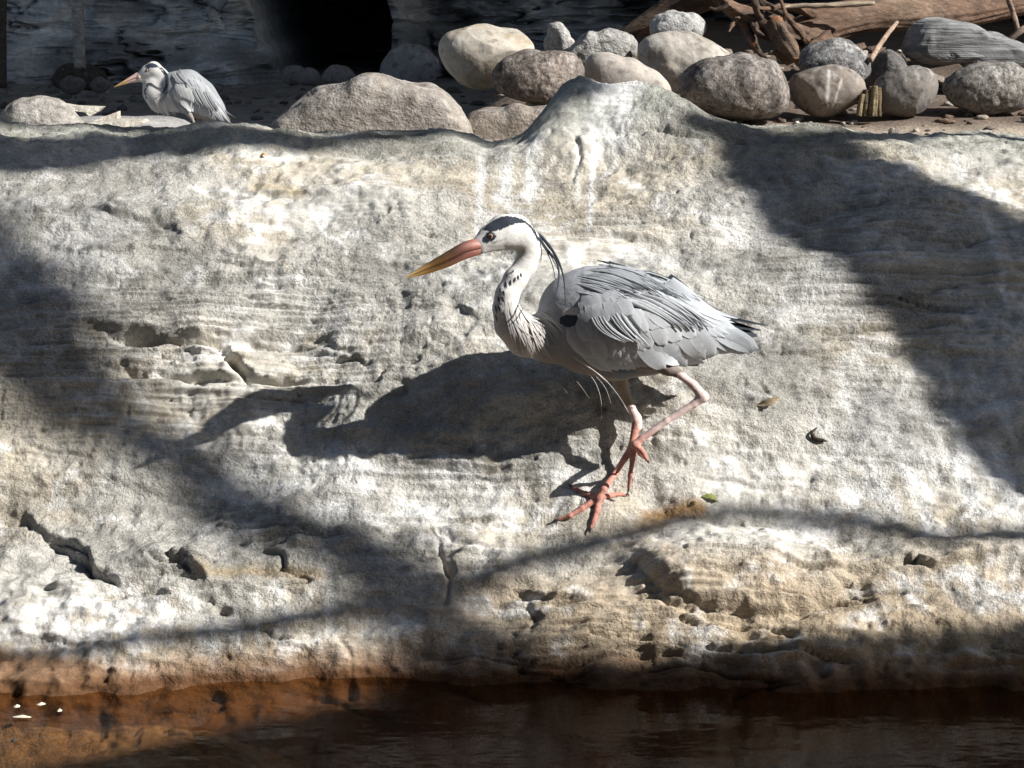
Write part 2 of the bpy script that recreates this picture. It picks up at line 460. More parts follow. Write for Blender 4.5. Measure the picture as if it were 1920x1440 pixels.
# big lobe at the lower right with a hollow under it
q = sub(1100, 1750, 850, 1300)
du = 0.5 * (wu[q] + U[q]) - 1390; dv = 0.5 * (wv[q] + V[q]) - 1078
cr_, sr_ = math.cos(math.radians(4)), math.sin(math.radians(4)); a_ = du * cr_ + dv * sr_; b_ = -du * sr_ + dv * cr_
r_ = np.sqrt((a_ / 195) ** 2 + (b_ / 80) ** 2)
D[q] += 0.058 * np.where(b_ < 0, np.exp(-1.1 * r_ ** 2.4), np.clip(1 - r_ ** 2.6, 0, 1) ** 0.55 * (1 - sstep(0, 40, b_)) + sstep(0, 40, b_) * np.clip(1 - r_ ** 2.6, 0, 1) ** 0.55) * sstep(1.35, 0.9, r_)
blob((1515, 1075), 22, 34, -0.012, 1.3, 20)
groove([(1205, 1112), (1250, 1146), (1330, 1164), (1420, 1168), (1500, 1158), (1570, 1124)], 8, 0.016, 0.0)
ledge([(1560, 1085), (1620, 1072), (1700, 1050), (1760, 1062), (1880, 1040), (1960, 1030)], 0.018, 26, 18)
blob((1700, 1052), 26, 6, -0.014, 1.3); blob((1720, 1050), 7, 7, -0.014)
ledge([(840, 1095), (960, 1102), (1080, 1120), (1200, 1110)], 0.012, 26, 18)
groove([(980, 1110), (1000, 1150), (985, 1180)], 6, 0.006)
for k in range(6):
    groove([(1040, 1130 + 11 * k), (1130, 1138 + 11 * k), (1240, 1150 + 9 * k)], 4, 0.006)
ledge([(1180, 1235), (1300, 1228), (1450, 1245), (1620, 1230), (1800, 1215)], 0.026, 30, 22)
ledge([(0, 1190), (120, 1215), (240, 1228)], 0.012, 22, 18)
# small shelf the heron has just stepped on
blob((1400, 928), 330, 26, 0.014, 1.5, 2)
blob((1130, 965), 70, 26, 0.012, 1.5)
groove([(1420, 730), (1440, 752), (1465, 766)], 6, 0.006)
# waterline: the foot of the bank is undercut, in bays
bay = 0.045 * fbm2(X * 3.2, X * 0 + 3, 4, 95, 0.6)
D -= (0.008 + bay) * np.exp(-((S - s_wet) / 0.06) ** 2)

PX_ = X.copy()
edge_fade = np.where(S > seg[19], 0.3, 1.0)
PY = BY + NY * D * edge_fade
PZ = BZ + NZ * D * edge_fade + LIFT
# the pond bed drops away to the right, a shallow shelf stays on the left
deep = sstep(-0.42, -0.05, X + 0.05 * perlin2(X * 3, S * 3, 98)) * sstep(s_wet - 0.0, s_wet - 0.12, S)
PZ -= 0.32 * deep

# colours of the rock (albedo)
def c3(*c): return np.array(c)
C = np.ones(X.shape + (3,)) * c3(0.485, 0.468, 0.425)
def lay_col(col, w):
    w = np.clip(w, 0, 1)[..., None]
    C[:] = C * (1 - w) + c3(*col) * w
n1 = fbm2(X * 2.2, S * 3.5, 4, 101); n2 = fbm2(X * 7, S * 10, 4, 105); n3 = fbm2(X * 26, S * 34, 3, 109); n4 = fbm2(X * 3, S * 16, 3, 113)
lay_col((0.46, 0.395, 0.29), 0.6 * sstep(-0.05, 0.45, n1 + 0.4 * n2))
lay_col((0.33, 0.325, 0.30), 0.7 * sstep(0.05, 0.5, -n1 + 0.5 * n2))
lay_col((0.255, 0.245, 0.215), 0.55 * sstep(0.2, 0.55, n4 + 0.4 * n3))
# tan rock on the lower right and along the foot
lay_col((0.42, 0.33, 0.225), 0.75 * sstep(1010, 1120, V + 60 * n2) * sstep(560, 1000, U + 150 * n1))
lay_col((0.42, 0.33, 0.22), 0.5 * sstep(1090, 1240, V + 60 * n2))
# pale mineral and droppings
wg = np.zeros_like(X)
for (u, v, a, b, k) in ((120, 470, 240, 130, .30), (480, 560, 300, 80, .14), (1540, 530, 130, 110, .42), (1430, 420, 90, 90, .25), (1700, 820, 190, 150, .34), (1500, 880, 260, 60, .24),
                        (250, 1180, 420, 60, .28), (620, 905, 240, 60, .26), (1000, 470, 200, 60, .16), (1500, 1000, 250, 50, .2), (900, 1000, 140, 40, .2), (1380, 620, 120, 60, .2)):
    wg = np.maximum(wg, k * np.exp(-((U - u) / a) ** 2 - ((V - v) / b) ** 2))
wht = sstep(0.05, 0.45, n2 * 0.7 + n3 * 0.5 + wg)
lay_col((0.67, 0.66, 0.635), 0.75 * wht)
def streak(pts, w, col=(0.76, 0.76, 0.74), k=0.9, rag=1.0):
    p = np.array(pts); pad = w * 5 + 20
    q = sub(p[:, 0].min() - pad, p[:, 0].max() + pad, p[:, 1].min() - pad, p[:, 1].max() + pad)
    if q is None: return
    d, sg, al = pdist(pts, U[q] + 6 * rag * n2[q] + 5 * rag * n3[q], V[q] + 5 * rag * n2[q])
    a = k * np.exp(-(d / w) ** 2) * sstep(-0.5, 0.15, n3[q] + 0.3)
    C[q] = C[q] * (1 - a[..., None]) + c3(*col) * a[..., None]
streak([(905, 262), (900, 330), (897, 400), (900, 430)], 8)
streak([(1118, 250), (1112, 310), (1106, 370), (1104, 430)], 6)
for (u, v, w) in ((1150, 235, 26), (1180, 215, 18), (1130, 255, 20)): streak([(u - 18, v), (u + 20, v + 8)], w, k=0.95)
streak([(1790, 290), (1815, 350), (1850, 410), (1858, 450)], 9, k=0.6); streak([(1858, 455), (1880, 520), (1890, 570)], 6, k=0.6)
streak([(583, 388), (600, 420), (612, 445), (640, 462), (650, 490)], 3, rag=0.5)
streak([(350, 345), (430, 352), (490, 368), (560, 380)], 3, rag=0.6, k=0.7); streak([(508, 350), (505, 375), (480, 388)], 3, rag=0.5, k=0.7)
for k in range(16):
    u = rng.uniform(20, 700); v = rng.uniform(1080, 1180); streak([(u, v), (u + rng.uniform(-8, 8), v + rng.uniform(40, 120))], rng.uniform(5, 14), k=0.55)
for k in range(26):
    u = rng.uniform(1560, 1880); v = rng.uniform(690, 900); streak([(u, v), (u + rng.uniform(20, 60), v + rng.uniform(50, 130))], rng.uniform(5, 13), k=0.6)
for k in range(12):
    u = rng.uniform(940, 1100); v = rng.uniform(255, 290); streak([(u, v), (u + rng.uniform(-6, 6), v + rng.uniform(40, 110))], rng.uniform(4, 9), k=0.45)
for k in range(12):
    u = rng.uniform(1640, 1900); v = rng.uniform(1070, 1110); streak([(u, v), (u + rng.uniform(20, 60), v + rng.uniform(30, 90))], rng.uniform(5, 10), k=0.5)
for k in range(24):
    u = rng.uniform(500, 1050); v = rng.uniform(830, 980); streak([(u, v), (u + rng.uniform(30, 90), v + rng.uniform(-6, 14))], rng.uniform(8, 18), k=0.5)
# ochre seepage by the foot, dull algae along the crest
streak([(1215, 972), (1260, 962), (1310, 955)], 12, (0.34, 0.19, 0.06), 0.85); streak([(1200, 990), (1240, 985)], 14, (0.30, 0.20, 0.09), 0.6)
streak([(480, 345), (530, 350), (560, 362)], 14, (0.42, 0.33, 0.19), 0.6)
streak([(380, 1075), (480, 1062), (600, 1072)], 14, (0.42, 0.30, 0.14), 0.6)
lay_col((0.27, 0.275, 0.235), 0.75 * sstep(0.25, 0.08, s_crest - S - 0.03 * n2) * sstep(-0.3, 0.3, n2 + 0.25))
for (u, v, w) in ((1150, 235, 22), (1175, 215, 14)): streak([(u - 18, v), (u + 20, v + 8)], w, k=0.8)
# rust brown wet band at the waterline and the bed below
wl_ = S - s_wet + 0.012 * n2 + 0.006 * n3
vb = np.interp(U, [0, 100, 200, 300, 400, 500, 600, 650, 720, 1000, 1400, 1920], [1236, 1248, 1270, 1283, 1297, 1304, 1306, 1284, 1284, 1268, 1270, 1262]) + 9 * n2 + 7 * n3
lay_col((0.24, 0.15, 0.09), 0.8 * sstep(-26, 0, V - vb) * (S < s_crest))
lay_col((0.125, 0.058, 0.024), sstep(-8, 10, V - vb) * (S < s_crest))
lay_col((0.13, 0.08, 0.04), sstep(0.005, -0.03, wl_) * sstep(800, 500, U))
lay_col((0.035, 0.022, 0.013), sstep(-0.05, -0.10, wl_ + 0.04 * n2 + 0.04 * n1))
lay_col((0.06, 0.035, 0.018), sstep(0.0, -0.05, wl_) * sstep(560, 820, U))
under = PZ - WATERZ + 0.006 * n2 + 0.004 * n3
lay_col((0.24, 0.15, 0.09), 0.8 * sstep(0.05, 0.022, under) * (S < s_wet + 0.2))
lay_col((0.115, 0.055, 0.024), sstep(0.026, 0.008, under) * (S < s_wet + 0.2) * (S > s_wet - 0.06))
C = np.clip(C * (1 + 0.10 * n3[..., None]), 0.01, 0.85)

RM = np.clip(0.62 + 1.1 * fbm2(X * 2.6, S * 3.4, 3, 201) + 0.35 * fbm2(X * 12, S * 14, 2, 205), 0.10, 1.3)
verts = np.stack([PX_, PY, PZ], -1)
nr, nc = X.shape
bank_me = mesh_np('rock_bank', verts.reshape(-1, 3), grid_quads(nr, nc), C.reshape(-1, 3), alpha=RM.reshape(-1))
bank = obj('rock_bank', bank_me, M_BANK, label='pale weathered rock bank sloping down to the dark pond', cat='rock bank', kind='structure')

rs = np.unique(np.r_[np.arange(0, nr, 4), nr - 1]); cs = np.unique(np.r_[np.arange(0, nc, 4), nc - 1])
bv = verts[np.ix_(rs, cs)]
BANK_BVH = BVHTree.FromPolygons([Vector(p) for p in bv.reshape(-1, 3)], grid_quads(len(rs), len(cs)).tolist())

def on_bank(u, v):
    """the point of the bank seen at photo pixel u, v, and its normal"""
    r = ray(u, v)
    h = BANK_BVH.ray_cast(Vector(CAM), Vector(r).normalized())
    if h[0] is None: return pix(u, v, 3.85), np.array([0, -0.5, 0.86])
    n = np.array(h[1]);
    if n @ r > 0: n = -n
    return np.array(h[0]), n

# ------------------------------------------------------------------ ground behind the bank, pond, far wall
def floor_z(x, y):
    mound = sstep(-0.42, -0.02, x - 0.12 * (y - 5.5)) * sstep(4.2, 4.9, y)
    z = 0.45 + 0.02 * perlin2(x * 0.9, y * 0.9, 3) + mound * (0.235 + 0.10 * np.clip(y - 5.5, -0.6, 1.2))
    z = z + 0.125 * sstep(-0.95, -1.25, x) * sstep(5.6, 6.3, y) * sstep(8.0, 7.4, y)
    return z + 0.012 * perlin2(x * 5, y * 5, 4)

gx = np.linspace(-9, 9, 420); gy = np.r_[np.linspace(4.15, 9.5, 330), np.linspace(9.55, 18, 110)]
GX, GY = np.meshgrid(gx, gy)
GZ = floor_z(GX, GY) + 0.004 * fbm2(GX * 18, GY * 18, 3, 6)
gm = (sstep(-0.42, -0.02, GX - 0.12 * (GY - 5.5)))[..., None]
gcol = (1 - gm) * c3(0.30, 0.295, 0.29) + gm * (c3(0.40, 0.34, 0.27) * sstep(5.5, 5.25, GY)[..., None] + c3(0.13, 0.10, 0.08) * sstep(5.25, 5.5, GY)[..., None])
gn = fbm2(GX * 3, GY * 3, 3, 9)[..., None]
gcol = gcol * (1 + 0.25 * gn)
obj('ground', mesh_np('ground', np.stack([GX, GY, GZ], -1).reshape(-1, 3), grid_quads(*GX.shape), gcol.reshape(-1, 3)), M_SAND,
    label='sandy ground behind the crest of the rock bank', cat='ground', kind='structure')

# wide low terrain that carries everything (pond bed, near shore, land beyond)
lx = np.linspace(-60, 60, 161); ly = np.linspace(-50, 70, 161)
LX, LY = np.meshgrid(lx, ly)
LZ = -0.75 + 0.15 * perlin2(LX * 0.2, LY * 0.2, 12)
LZ += 0.95 * sstep(-0.8, -2.4, LY) + 0.75 * sstep(9, 14, np.abs(LX)) * (LY < 4)
LZ = np.where(LY > 16, LZ + 0.9 * sstep(16, 20, LY), LZ)
lc = np.ones(LX.shape + (3,)) * c3(0.10, 0.085, 0.06) * (1 + 0.3 * perlin2(LX * 0.7, LY * 0.7, 13))[..., None]
obj('terrain', mesh_np('terrain', np.stack([LX, LY, LZ], -1).reshape(-1, 3), grid_quads(*LX.shape), lc.reshape(-1, 3)), M_SAND,
    label='dark earth of the pond bed and the shores around it', cat='terrain', kind='structure')

# pond water
m, nt, b = new_mat('pond_water')
nt.nodes.remove(b)
out = nt.nodes['Material Output']
tr = N(nt, 'ShaderNodeBsdfTransparent'); tr.inputs[0].default_value = (0.80, 0.69, 0.53, 1)
gl = N(nt, 'ShaderNodeBsdfGlossy'); gl.inputs['Roughness'].default_value = 0.1; gl.inputs['Color'].default_value = (0.32, 0.32, 0.33, 1)
gmn = N(nt, 'ShaderNodeNewGeometry')
dt = N(nt, 'ShaderNodeVectorMath', operation='DOT_PRODUCT'); nt.links.new(gmn.outputs['Incoming'], dt.inputs[0])
def mth(op, a, b=None):
    n = N(nt, 'ShaderNodeMath', operation=op)
    for k, q in enumerate((a, b)):
        if q is None: continue
        if hasattr(q, 'is_linked'): nt.links.new(q, n.inputs[k])
        else: n.inputs[k].default_value = q
    return n.outputs[0]
fr_out = mth('ADD', mth('MULTIPLY', mth('POWER', mth('SUBTRACT', 1.0, mth('ABSOLUTE', dt.outputs['Value'])), 5.0), 0.98), 0.02)
tc = N(nt, 'ShaderNodeTexCoord'); mp = N(nt, 'ShaderNodeMapping'); mp.inputs['Scale'].default_value = (1, 2.2, 1)
nt.links.new(tc.outputs['Object'], mp.inputs[0])
nz_ = N(nt, 'ShaderNodeTexNoise', Scale=9.0, Detail=3.0); nt.links.new(mp.outputs[0], nz_.inputs['Vector'])
bp = N(nt, 'ShaderNodeBump', Strength=0.12, Distance=0.02); nt.links.new(nz_.outputs[0], bp.inputs['Height'])
nt.links.new(bp.outputs[0], dt.inputs[1]); nt.links.new(bp.outputs[0], gl.inputs['Normal'])
mx = N(nt, 'ShaderNodeMixShader'); nt.links.new(fr_out, mx.inputs[0]); nt.links.new(tr.outputs[0], mx.inputs[1]); nt.links.new(gl.outputs[0], mx.inputs[2])
nt.links.new(mx.outputs[0], out.inputs[0])
M_WATER = m
wx = np.linspace(-9, 9, 60); wy = np.linspace(-1.2, 3.3, 40)
WX, WY = np.meshgrid(wx, wy)
obj('water', mesh_np('water', np.stack([WX, WY, WATERZ + 0.0015 * perlin2(WX * 4, WY * 5, 15)], -1).reshape(-1, 3), grid_quads(*WX.shape)), M_WATER,
    label='still dark brown pond water at the foot of the bank', cat='water', kind='structure')

# far rock wall with an overhanging brow; the brow's shade keeps wall and sand behind the heron dark
wpx = np.r_[np.linspace(-8, -3.7, 80, endpoint=False), np.arange(-3.7, 3.7, 0.0095), np.linspace(3.7, 12, 140)]
wprof = [(12.6, 0.1), (12.5, 0.47), (12.55, 0.62), (12.7, 0.85), (12.6, 1.15), (12.4, 1.9), (11.6, 2.9), (10.2, 3.7), (8.6, 4.15), (7.2, 4.3), (6.5, 4.5), (6.7, 5.0), (7.6, 5.6), (9.5, 6.2), (14, 6.6)]
wprof = np.array(wprof); wseg = np.r_[0, np.cumsum(np.hypot(*np.diff(wprof, axis=0).T))]
wsv = np.r_[np.linspace(0, wseg[4], 200, endpoint=False), np.linspace(wseg[4], wseg[-1], 120)]
wyv = catmull(wseg, wprof[:, 0], wsv); wzv = catmull(wseg, wprof[:, 1], wsv)
WXX, WSS = np.meshgrid(wpx, wsv)
WYY = np.repeat(wyv[:, None], len(wpx), 1); WZZ = np.repeat(wzv[:, None], len(wpx), 1)
UU, VV = project(WXX, WYY, WZZ)
low = sstep(wseg[5], wseg[4], WSS)
wd = 0.22 * fbm2(WXX * 0.8, WSS * 0.9, 3, 120) + 0.20 * fbm2(WXX * 1.7, WSS * 2.6, 4, 124)
wd -= 0.22 * np.abs(fbm2(WXX * 1.5, WSS * 3.2, 3, 126)) 
stepn = fbm2(WXX * 1.3, WSS * 7, 3, 128)
sq = stepn * 4; wd += 0.05 * (np.floor(sq) + sstep(0.35, 0.65, sq - np.floor(sq))) / 1.6 + 0.008 * fbm2(WXX * 9, WSS * 12, 3, 131)
for fx, fs, sd0, wd0, dp in ((0.7, 2.4, 300, 0.035, 0.16), (1.3, 4.2, 306, 0.02, 0.09), (1.6, 1.6, 312, 0.02, 0.08)):
    f = fbm2(WXX * fx, WSS * fs, 4, sd0, 0.5)
    g = np.abs(f) / (np.hypot(np.gradient(f, wsv, axis=0), np.gradient(f, wpx, axis=1)) + 1e-3)
    wd += dp * (-np.exp(-(g / wd0) ** 1.5) + 0.8 * np.exp(-(g / (wd0 * 6)) ** 1.2) * (f > 0)) * sstep(-0.1, 0.25, fbm2(WXX * 0.9, WSS * 1.5, 2, sd0 + 50))
# the cave mouth and the receding wall to the right of it
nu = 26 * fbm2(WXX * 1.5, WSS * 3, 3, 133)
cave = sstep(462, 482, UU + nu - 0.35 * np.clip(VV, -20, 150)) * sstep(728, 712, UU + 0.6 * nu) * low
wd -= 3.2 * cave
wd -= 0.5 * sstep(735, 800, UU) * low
# pale swept foot of the wall on the left, sticking out towards the sand
wd += 0.28 * sstep(0.75, 0.5, WZZ) * sstep(500, 440, UU) * low
WYY = WYY - wd * np.where(WZZ < 1.9, 1.0, 0.35)
WYY = WYY - 1.3 * sstep(4.3, 5.4, WXX) * sstep(3.2, 4.3, WZZ)
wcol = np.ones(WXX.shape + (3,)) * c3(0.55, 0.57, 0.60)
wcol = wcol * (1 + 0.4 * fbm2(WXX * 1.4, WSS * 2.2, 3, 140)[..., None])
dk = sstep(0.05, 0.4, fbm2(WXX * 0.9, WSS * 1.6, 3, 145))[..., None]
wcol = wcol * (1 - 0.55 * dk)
wcol = wcol * (1 - 0.75 * cave[..., None]) * (1 - 0.35 * (sstep(740, 830, UU) * low)[..., None]) * (1 - 0.65 * (sstep(1120, 1220, UU) * low)[..., None])  # deep shade of the cave and right-hand wall painted into the colour
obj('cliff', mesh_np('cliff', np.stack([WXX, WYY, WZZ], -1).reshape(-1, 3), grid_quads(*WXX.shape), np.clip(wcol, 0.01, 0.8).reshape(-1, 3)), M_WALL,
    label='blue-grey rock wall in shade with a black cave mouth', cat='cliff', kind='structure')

# ------------------------------------------------------------------ stones
def ico(sub):
    t = (1 + 5 ** 0.5) / 2
    v = [(-1, t, 0), (1, t, 0), (-1, -t, 0), (1, -t, 0), (0, -1, t), (0, 1, t), (0, -1, -t), (0, 1, -t), (t, 0, -1), (t, 0, 1), (-t, 0, -1), (-t, 0, 1)]
    f = [(0, 11, 5), (0, 5, 1), (0, 1, 7), (0, 7, 10), (0, 10, 11), (1, 5, 9), (5, 11, 4), (11, 10, 2), (10, 7, 6), (7, 1, 8), (3, 9, 4), (3, 4, 2), (3, 2, 6), (3, 6, 8), (3, 8, 9), (4, 9, 5), (2, 4, 11), (6, 2, 10), (8, 6, 7), (9, 8, 1)]
    v = np.array(v, float); v /= np.linalg.norm(v, axis=1, keepdims=True); f = np.array(f)
    for _ in range(sub):
        e = np.sort(np.concatenate([f[:, [0, 1]], f[:, [1, 2]], f[:, [2, 0]]]), 1)
        ue, inv = np.unique(e, axis=0, return_inverse=True); inv = inv.ravel()
        mid = v[ue].mean(1); mid /= np.linalg.norm(mid, axis=1, keepdims=True)
        n = len(f); a, b2, c = inv[:n] + len(v), inv[n:2 * n] + len(v), inv[2 * n:] + len(v)
        v = np.concatenate([v, mid])
        f = np.concatenate([np.stack([f[:, 0], a, c], 1), np.stack([f[:, 1], b2, a], 1), np.stack([f[:, 2], c, b2], 1), np.stack([a, b2, c], 1)])
    return v, f
ICO5, ICO4, ICO3 = ico(5), ico(4), ico(3)

def hull_depth(outline, u, v): pass

def stone(label, outline, Y, mat, col, depth=0.75, rough=0.03, seed=0, box=2.3, col2=None, group='stones piled on the raised ground', name='boulder', cuts=0, veins=(), res=5, sink=0.0):
    """a rounded stone whose side view follows an outline given in photo pixels, at distance Y, with a real thickness"""
    o = np.array(outline, float)
    P = np.array([pix(u, v, Y) for u, v in o])
    px, pz = P[:, 0], P[:, 2]
    cx, cz = (px.min() + px.max()) / 2, (pz.min() + pz.max()) / 2
    ang = np.arctan2(pz - cz, px - cx); rad = np.hypot(px - cx, pz - cz)
    k = np.argsort(ang); ang, rad = ang[k], rad[k]
    ang = np.r_[ang - 2 * math.pi, ang, ang + 2 * math.pi]; rad = np.r_[rad, rad, rad]
    d, f = {5: ICO5, 4: ICO4, 3: ICO3}[res]
    a = np.arctan2(d[:, 2], d[:, 0])
    R = np.interp(a, ang, rad)
    for da in (0.06, 0.12, 0.18): R = R + np.interp(a + da, ang, rad) + np.interp(a - da, ang, rad)
    R /= 7
    cr = np.clip(np.hypot(d[:, 0], d[:, 2]), 0, 1)
    t = np.arcsin(np.clip(d[:, 1], -1, 1))                # superellipse between outline and depth
    e = 2.0 / box
    rr = np.sign(np.cos(t)) * np.abs(np.cos(t)) ** e
    half = 0.5 * (pz.max() - pz.min()) * 0.5 + 0.5 * (px.max() - px.min()) * 0.5
    dy = np.sign(d[:, 1]) * np.abs(np.sin(t)) ** e * half * depth
    p = np.stack([np.cos(a) * R * rr, dy, np.sin(a) * R * rr], 1)
    size = half
    q = p / size
    nrm = p / (np.linalg.norm(p, axis=1, keepdims=True) + 1e-9)
    h = 1.9 * rough * fbm3(q * 1.3, 3, seed) + rough * (0.18 if mat is M_SMOOTHSTONE else 0.4) * fbm3(q * 4.5, 3, seed + 7) + rough * 0.25 * fbm3(q * 14, 2, seed + 11)
    p = p + nrm * (h * size)[:, None]
    r2 = np.random.default_rng(seed + 1)
    for _ in range(cuts):                                   # broken facets
        n = r2.normal(size=3); n[1] *= 0.8; n /= np.linalg.norm(n)
        dd = p @ n; lim = np.quantile(dd, r2.uniform(0.80, 0.93))
        over = np.clip(dd - lim, 0, None); p = p - n * (over * 0.6)[:, None]
    cc = np.ones((len(p), 3)) * c3(*col)
    if col2 is not None:
        w = sstep(-0.1, 0.35, fbm3(q * 1.6, 3, seed + 20))[:, None]
        cc = cc * (1 - w) + c3(*col2) * w
    cc *= 0.84 * (1 + 0.22 * fbm3(q * 5, 3, seed + 25))[:, None]
    gu = sstep(0.25, 0.6, fbm3(q * np.array([4.5, 3, 1.2]), 3, seed + 41) + 0.35 * q[:, 2])[:, None] * 0.45
    cc = cc * (1 - gu) + c3(0.52, 0.50, 0.46) * gu * (0.6 + 0.4 * cc.mean() / 0.4)+ c3(0.52, 0.50, 0.46) * gu * 0.0
    dk_ = sstep(0.15, 0.5, fbm3(q * 3.2, 4, seed + 45))[:, None] * 0.45
    cc = cc * (1 - dk_)
    for (x0, z0, x1, z1, w) in veins:
        A = np.array([x0, z0]); Bq = np.array([x1, z1]); dd = Bq - A
        tt = np.clip(((q[:, [0, 2]] - A) @ dd) / (dd @ dd), 0, 1)
        dist = np.linalg.norm(q[:, [0, 2]] - A - tt[:, None] * dd, axis=1) + 0.04 * fbm3(q * 6, 2, seed + 30)
        ww = (0.8 * np.exp(-(dist / w) ** 2) * (q[:, 1] < 0.2))[:, None]
        cc = cc * (1 - ww) + c3(0.62, 0.60, 0.55) * ww
    cc = cc * 0.62 + 0.38 * cc.mean(1, keepdims=True)
    me = mesh_np(name, p, None, np.clip(cc, 0.01, 0.85), True, f)
    ob = obj(name, me, mat, label=label, cat='boulder' if name == 'boulder' else 'stone', group=group)
    ob.location = (cx, Y, cz - sink)
    return ob

G = 'stones piled on the raised ground'
stone('large pale cream oval boulder with yellowish streaks beside the blue-grey cave boulder', [(818, 95), (830, 68), (870, 55), (940, 53), (990, 62), (1020, 80), (1025, 97), (1000, 112), (960, 150), (930, 164), (890, 165), (850, 145), (828, 120)], 6.0, M_SMOOTHSTONE, (0.50, 0.43, 0.32), 0.85, 0.035, 1, 2.4, (0.46, 0.36, 0.22), cuts=3, group=G)
stone('brown speckled oval boulder leaning against the pale wedge stone', [(922, 140), (930, 118), (960, 103), (1020, 98), (1075, 100), (1097, 115), (1098, 145), (1085, 175), (1050, 192), (1000, 197), (950, 190), (930, 165)], 5.62, M_SPECKSTONE, (0.19, 0.145, 0.115), 0.8, 0.045, 2, 2.5, (0.26, 0.20, 0.155), cuts=3, group=G)
stone('pale beige wedge stone sloping down behind the crest lump', [(1096, 125), (1100, 105), (1130, 97), (1165, 108), (1210, 126), (1245, 146), (1262, 170), (1255, 200), (1180, 210), (1110, 200), (1094, 160)], 5.72, M_SMOOTHSTONE, (0.47, 0.40, 0.325), 0.8, 0.02, 3, 2.5, group=G)
stone('small pointed pale stone standing upright behind the cream boulder', [(1022, 96), (1026, 62), (1034, 42), (1046, 40), (1060, 52), (1070, 72), (1085, 84), (1080, 105), (1040, 110)], 6.25, M_ROUGHSTONE, (0.46, 0.44, 0.40), 0.8, 0.09, 4, 2.3, cuts=3, res=4, group=G)
stone('flat grey granular stone wedged between the pointed stone and the dented pale boulder', [(1040, 100), (1075, 78), (1120, 64), (1165, 60), (1194, 70), (1196, 92), (1180, 112), (1120, 125), (1060, 122)], 6.15, M_ROUGHSTONE, (0.40, 0.385, 0.35), 0.75, 0.06, 5, 2.6, cuts=2, group=G)
stone('pale boulder with a dented front beneath the rough grey stone', [(1198, 100), (1200, 78), (1225, 63), (1270, 62), (1320, 75), (1360, 92), (1376, 108), (1370, 150), (1320, 175), (1250, 175), (1210, 150)], 6.0, M_SMOOTHSTONE, (0.49, 0.43, 0.35), 0.8, 0.05, 6, 2.4, (0.40, 0.34, 0.26), group=G)
stone('rough pale grey stone perched on the dented pale boulder', [(1205, 75), (1220, 38), (1240, 27), (1280, 25), (1316, 33), (1327, 52), (1310, 76), (1270, 90), (1220, 90)], 6.3, M_ROUGHSTONE, (0.45, 0.44, 0.42), 0.85, 0.08, 7, 2.6, cuts=4, res=4, group=G)
stone('largest dark speckled oval boulder below the broken log', [(1272, 180), (1276, 145), (1300, 120), (1360, 108), (1425, 109), (1470, 125), (1491, 155), (1488, 180), (1468, 212), (1420, 224), (1380, 228), (1320, 215), (1285, 200)], 5.42, M_SPECKSTONE, (0.15, 0.125, 0.108), 0.8, 0.05, 8, 2.5, (0.26, 0.215, 0.18), cuts=3, group=G)
stone('brownish boulder with white streaks beside the short wooden stump', [(1472, 190), (1480, 150), (1500, 132), (1540, 123), (1580, 124), (1610, 140), (1625, 165), (1620, 190), (1590, 212), (1540, 215), (1495, 210)], 5.5, M_SMOOTHSTONE, (0.24, 0.195, 0.155), 0.8, 0.045, 9, 2.5, (0.28, 0.21, 0.15), cuts=3, veins=((-0.02, 0.6, -0.1, -0.3, 0.05), (0.35, 0.35, 0.12, -0.45, 0.035)), group=G)
stone('dark grey granite boulder tucked behind the white-streaked one', [(1500, 110), (1510, 82), (1540, 70), (1575, 70), (1605, 85), (1628, 110), (1630, 140), (1600, 160), (1530, 160), (1503, 140)], 5.85, M_SPECKSTONE, (0.16, 0.155, 0.15), 0.8, 0.05, 10, 2.4, (0.32, 0.31, 0.30), cuts=3, group=G)
stone('smooth grey-brown boulder right next to the short wooden stump', [(1636, 180), (1640, 155), (1665, 135), (1700, 125), (1735, 126), (1760, 148), (1770, 175), (1755, 198), (1720, 211), (1670, 213), (1642, 205)], 5.52, M_SMOOTHSTONE, (0.22, 0.19, 0.16), 0.8, 0.04, 11, 2.4, (0.18, 0.165, 0.15), cuts=3, group=G)
stone('grey mottled oval boulder under the layered slate slab', [(1769, 165), (1780, 143), (1810, 128), (1860, 122), (1915, 128), (1945, 150), (1950, 178), (1920, 200), (1870, 207), (1810, 205), (1778, 190)], 5.58, M_SPECKSTONE, (0.22, 0.195, 0.165), 0.8, 0.045, 12, 2.4, (0.28, 0.25, 0.21), group=G)
stone('big angular slab of dark layered slate above the grey boulders', [(1678, 120), (1690, 85), (1722, 38), (1760, 35), (1800, 45), (1850, 60), (1900, 78), (1960, 98), (2000, 125), (1990, 150), (1930, 140), (1860, 128), (1800, 108), (1735, 112), (1700, 125)], 6.0, M_LAYERSTONE, (0.21, 0.215, 0.22), 0.55, 0.05, 13, 5.0, (0.28, 0.28, 0.28), cuts=3, group=G)
stone('dark wedge of stone between the leaning pale stick and the slate slab', [(1618, 150), (1640, 115), (1668, 92), (1680, 100), (1700, 125), (1715, 150), (1690, 170), (1640, 170)], 5.95, M_ROUGHSTONE, (0.15, 0.14, 0.13), 0.8, 0.06, 14, 3, cuts=3, res=4, group=G)
stone('broad pinkish-grey rough rock just behind the crest, by the bare sand', [(490, 300), (505, 240), (560, 195), (590, 172), (640, 165), (760, 160), (800, 160), (832, 168), (835, 185), (862, 200), (880, 225), (885, 300), (700, 330)], 4.75, M_ROUGHSTONE, (0.40, 0.335, 0.27), 0.7, 0.05, 15, 6, (0.33, 0.28, 0.23), name='rock', group=None)
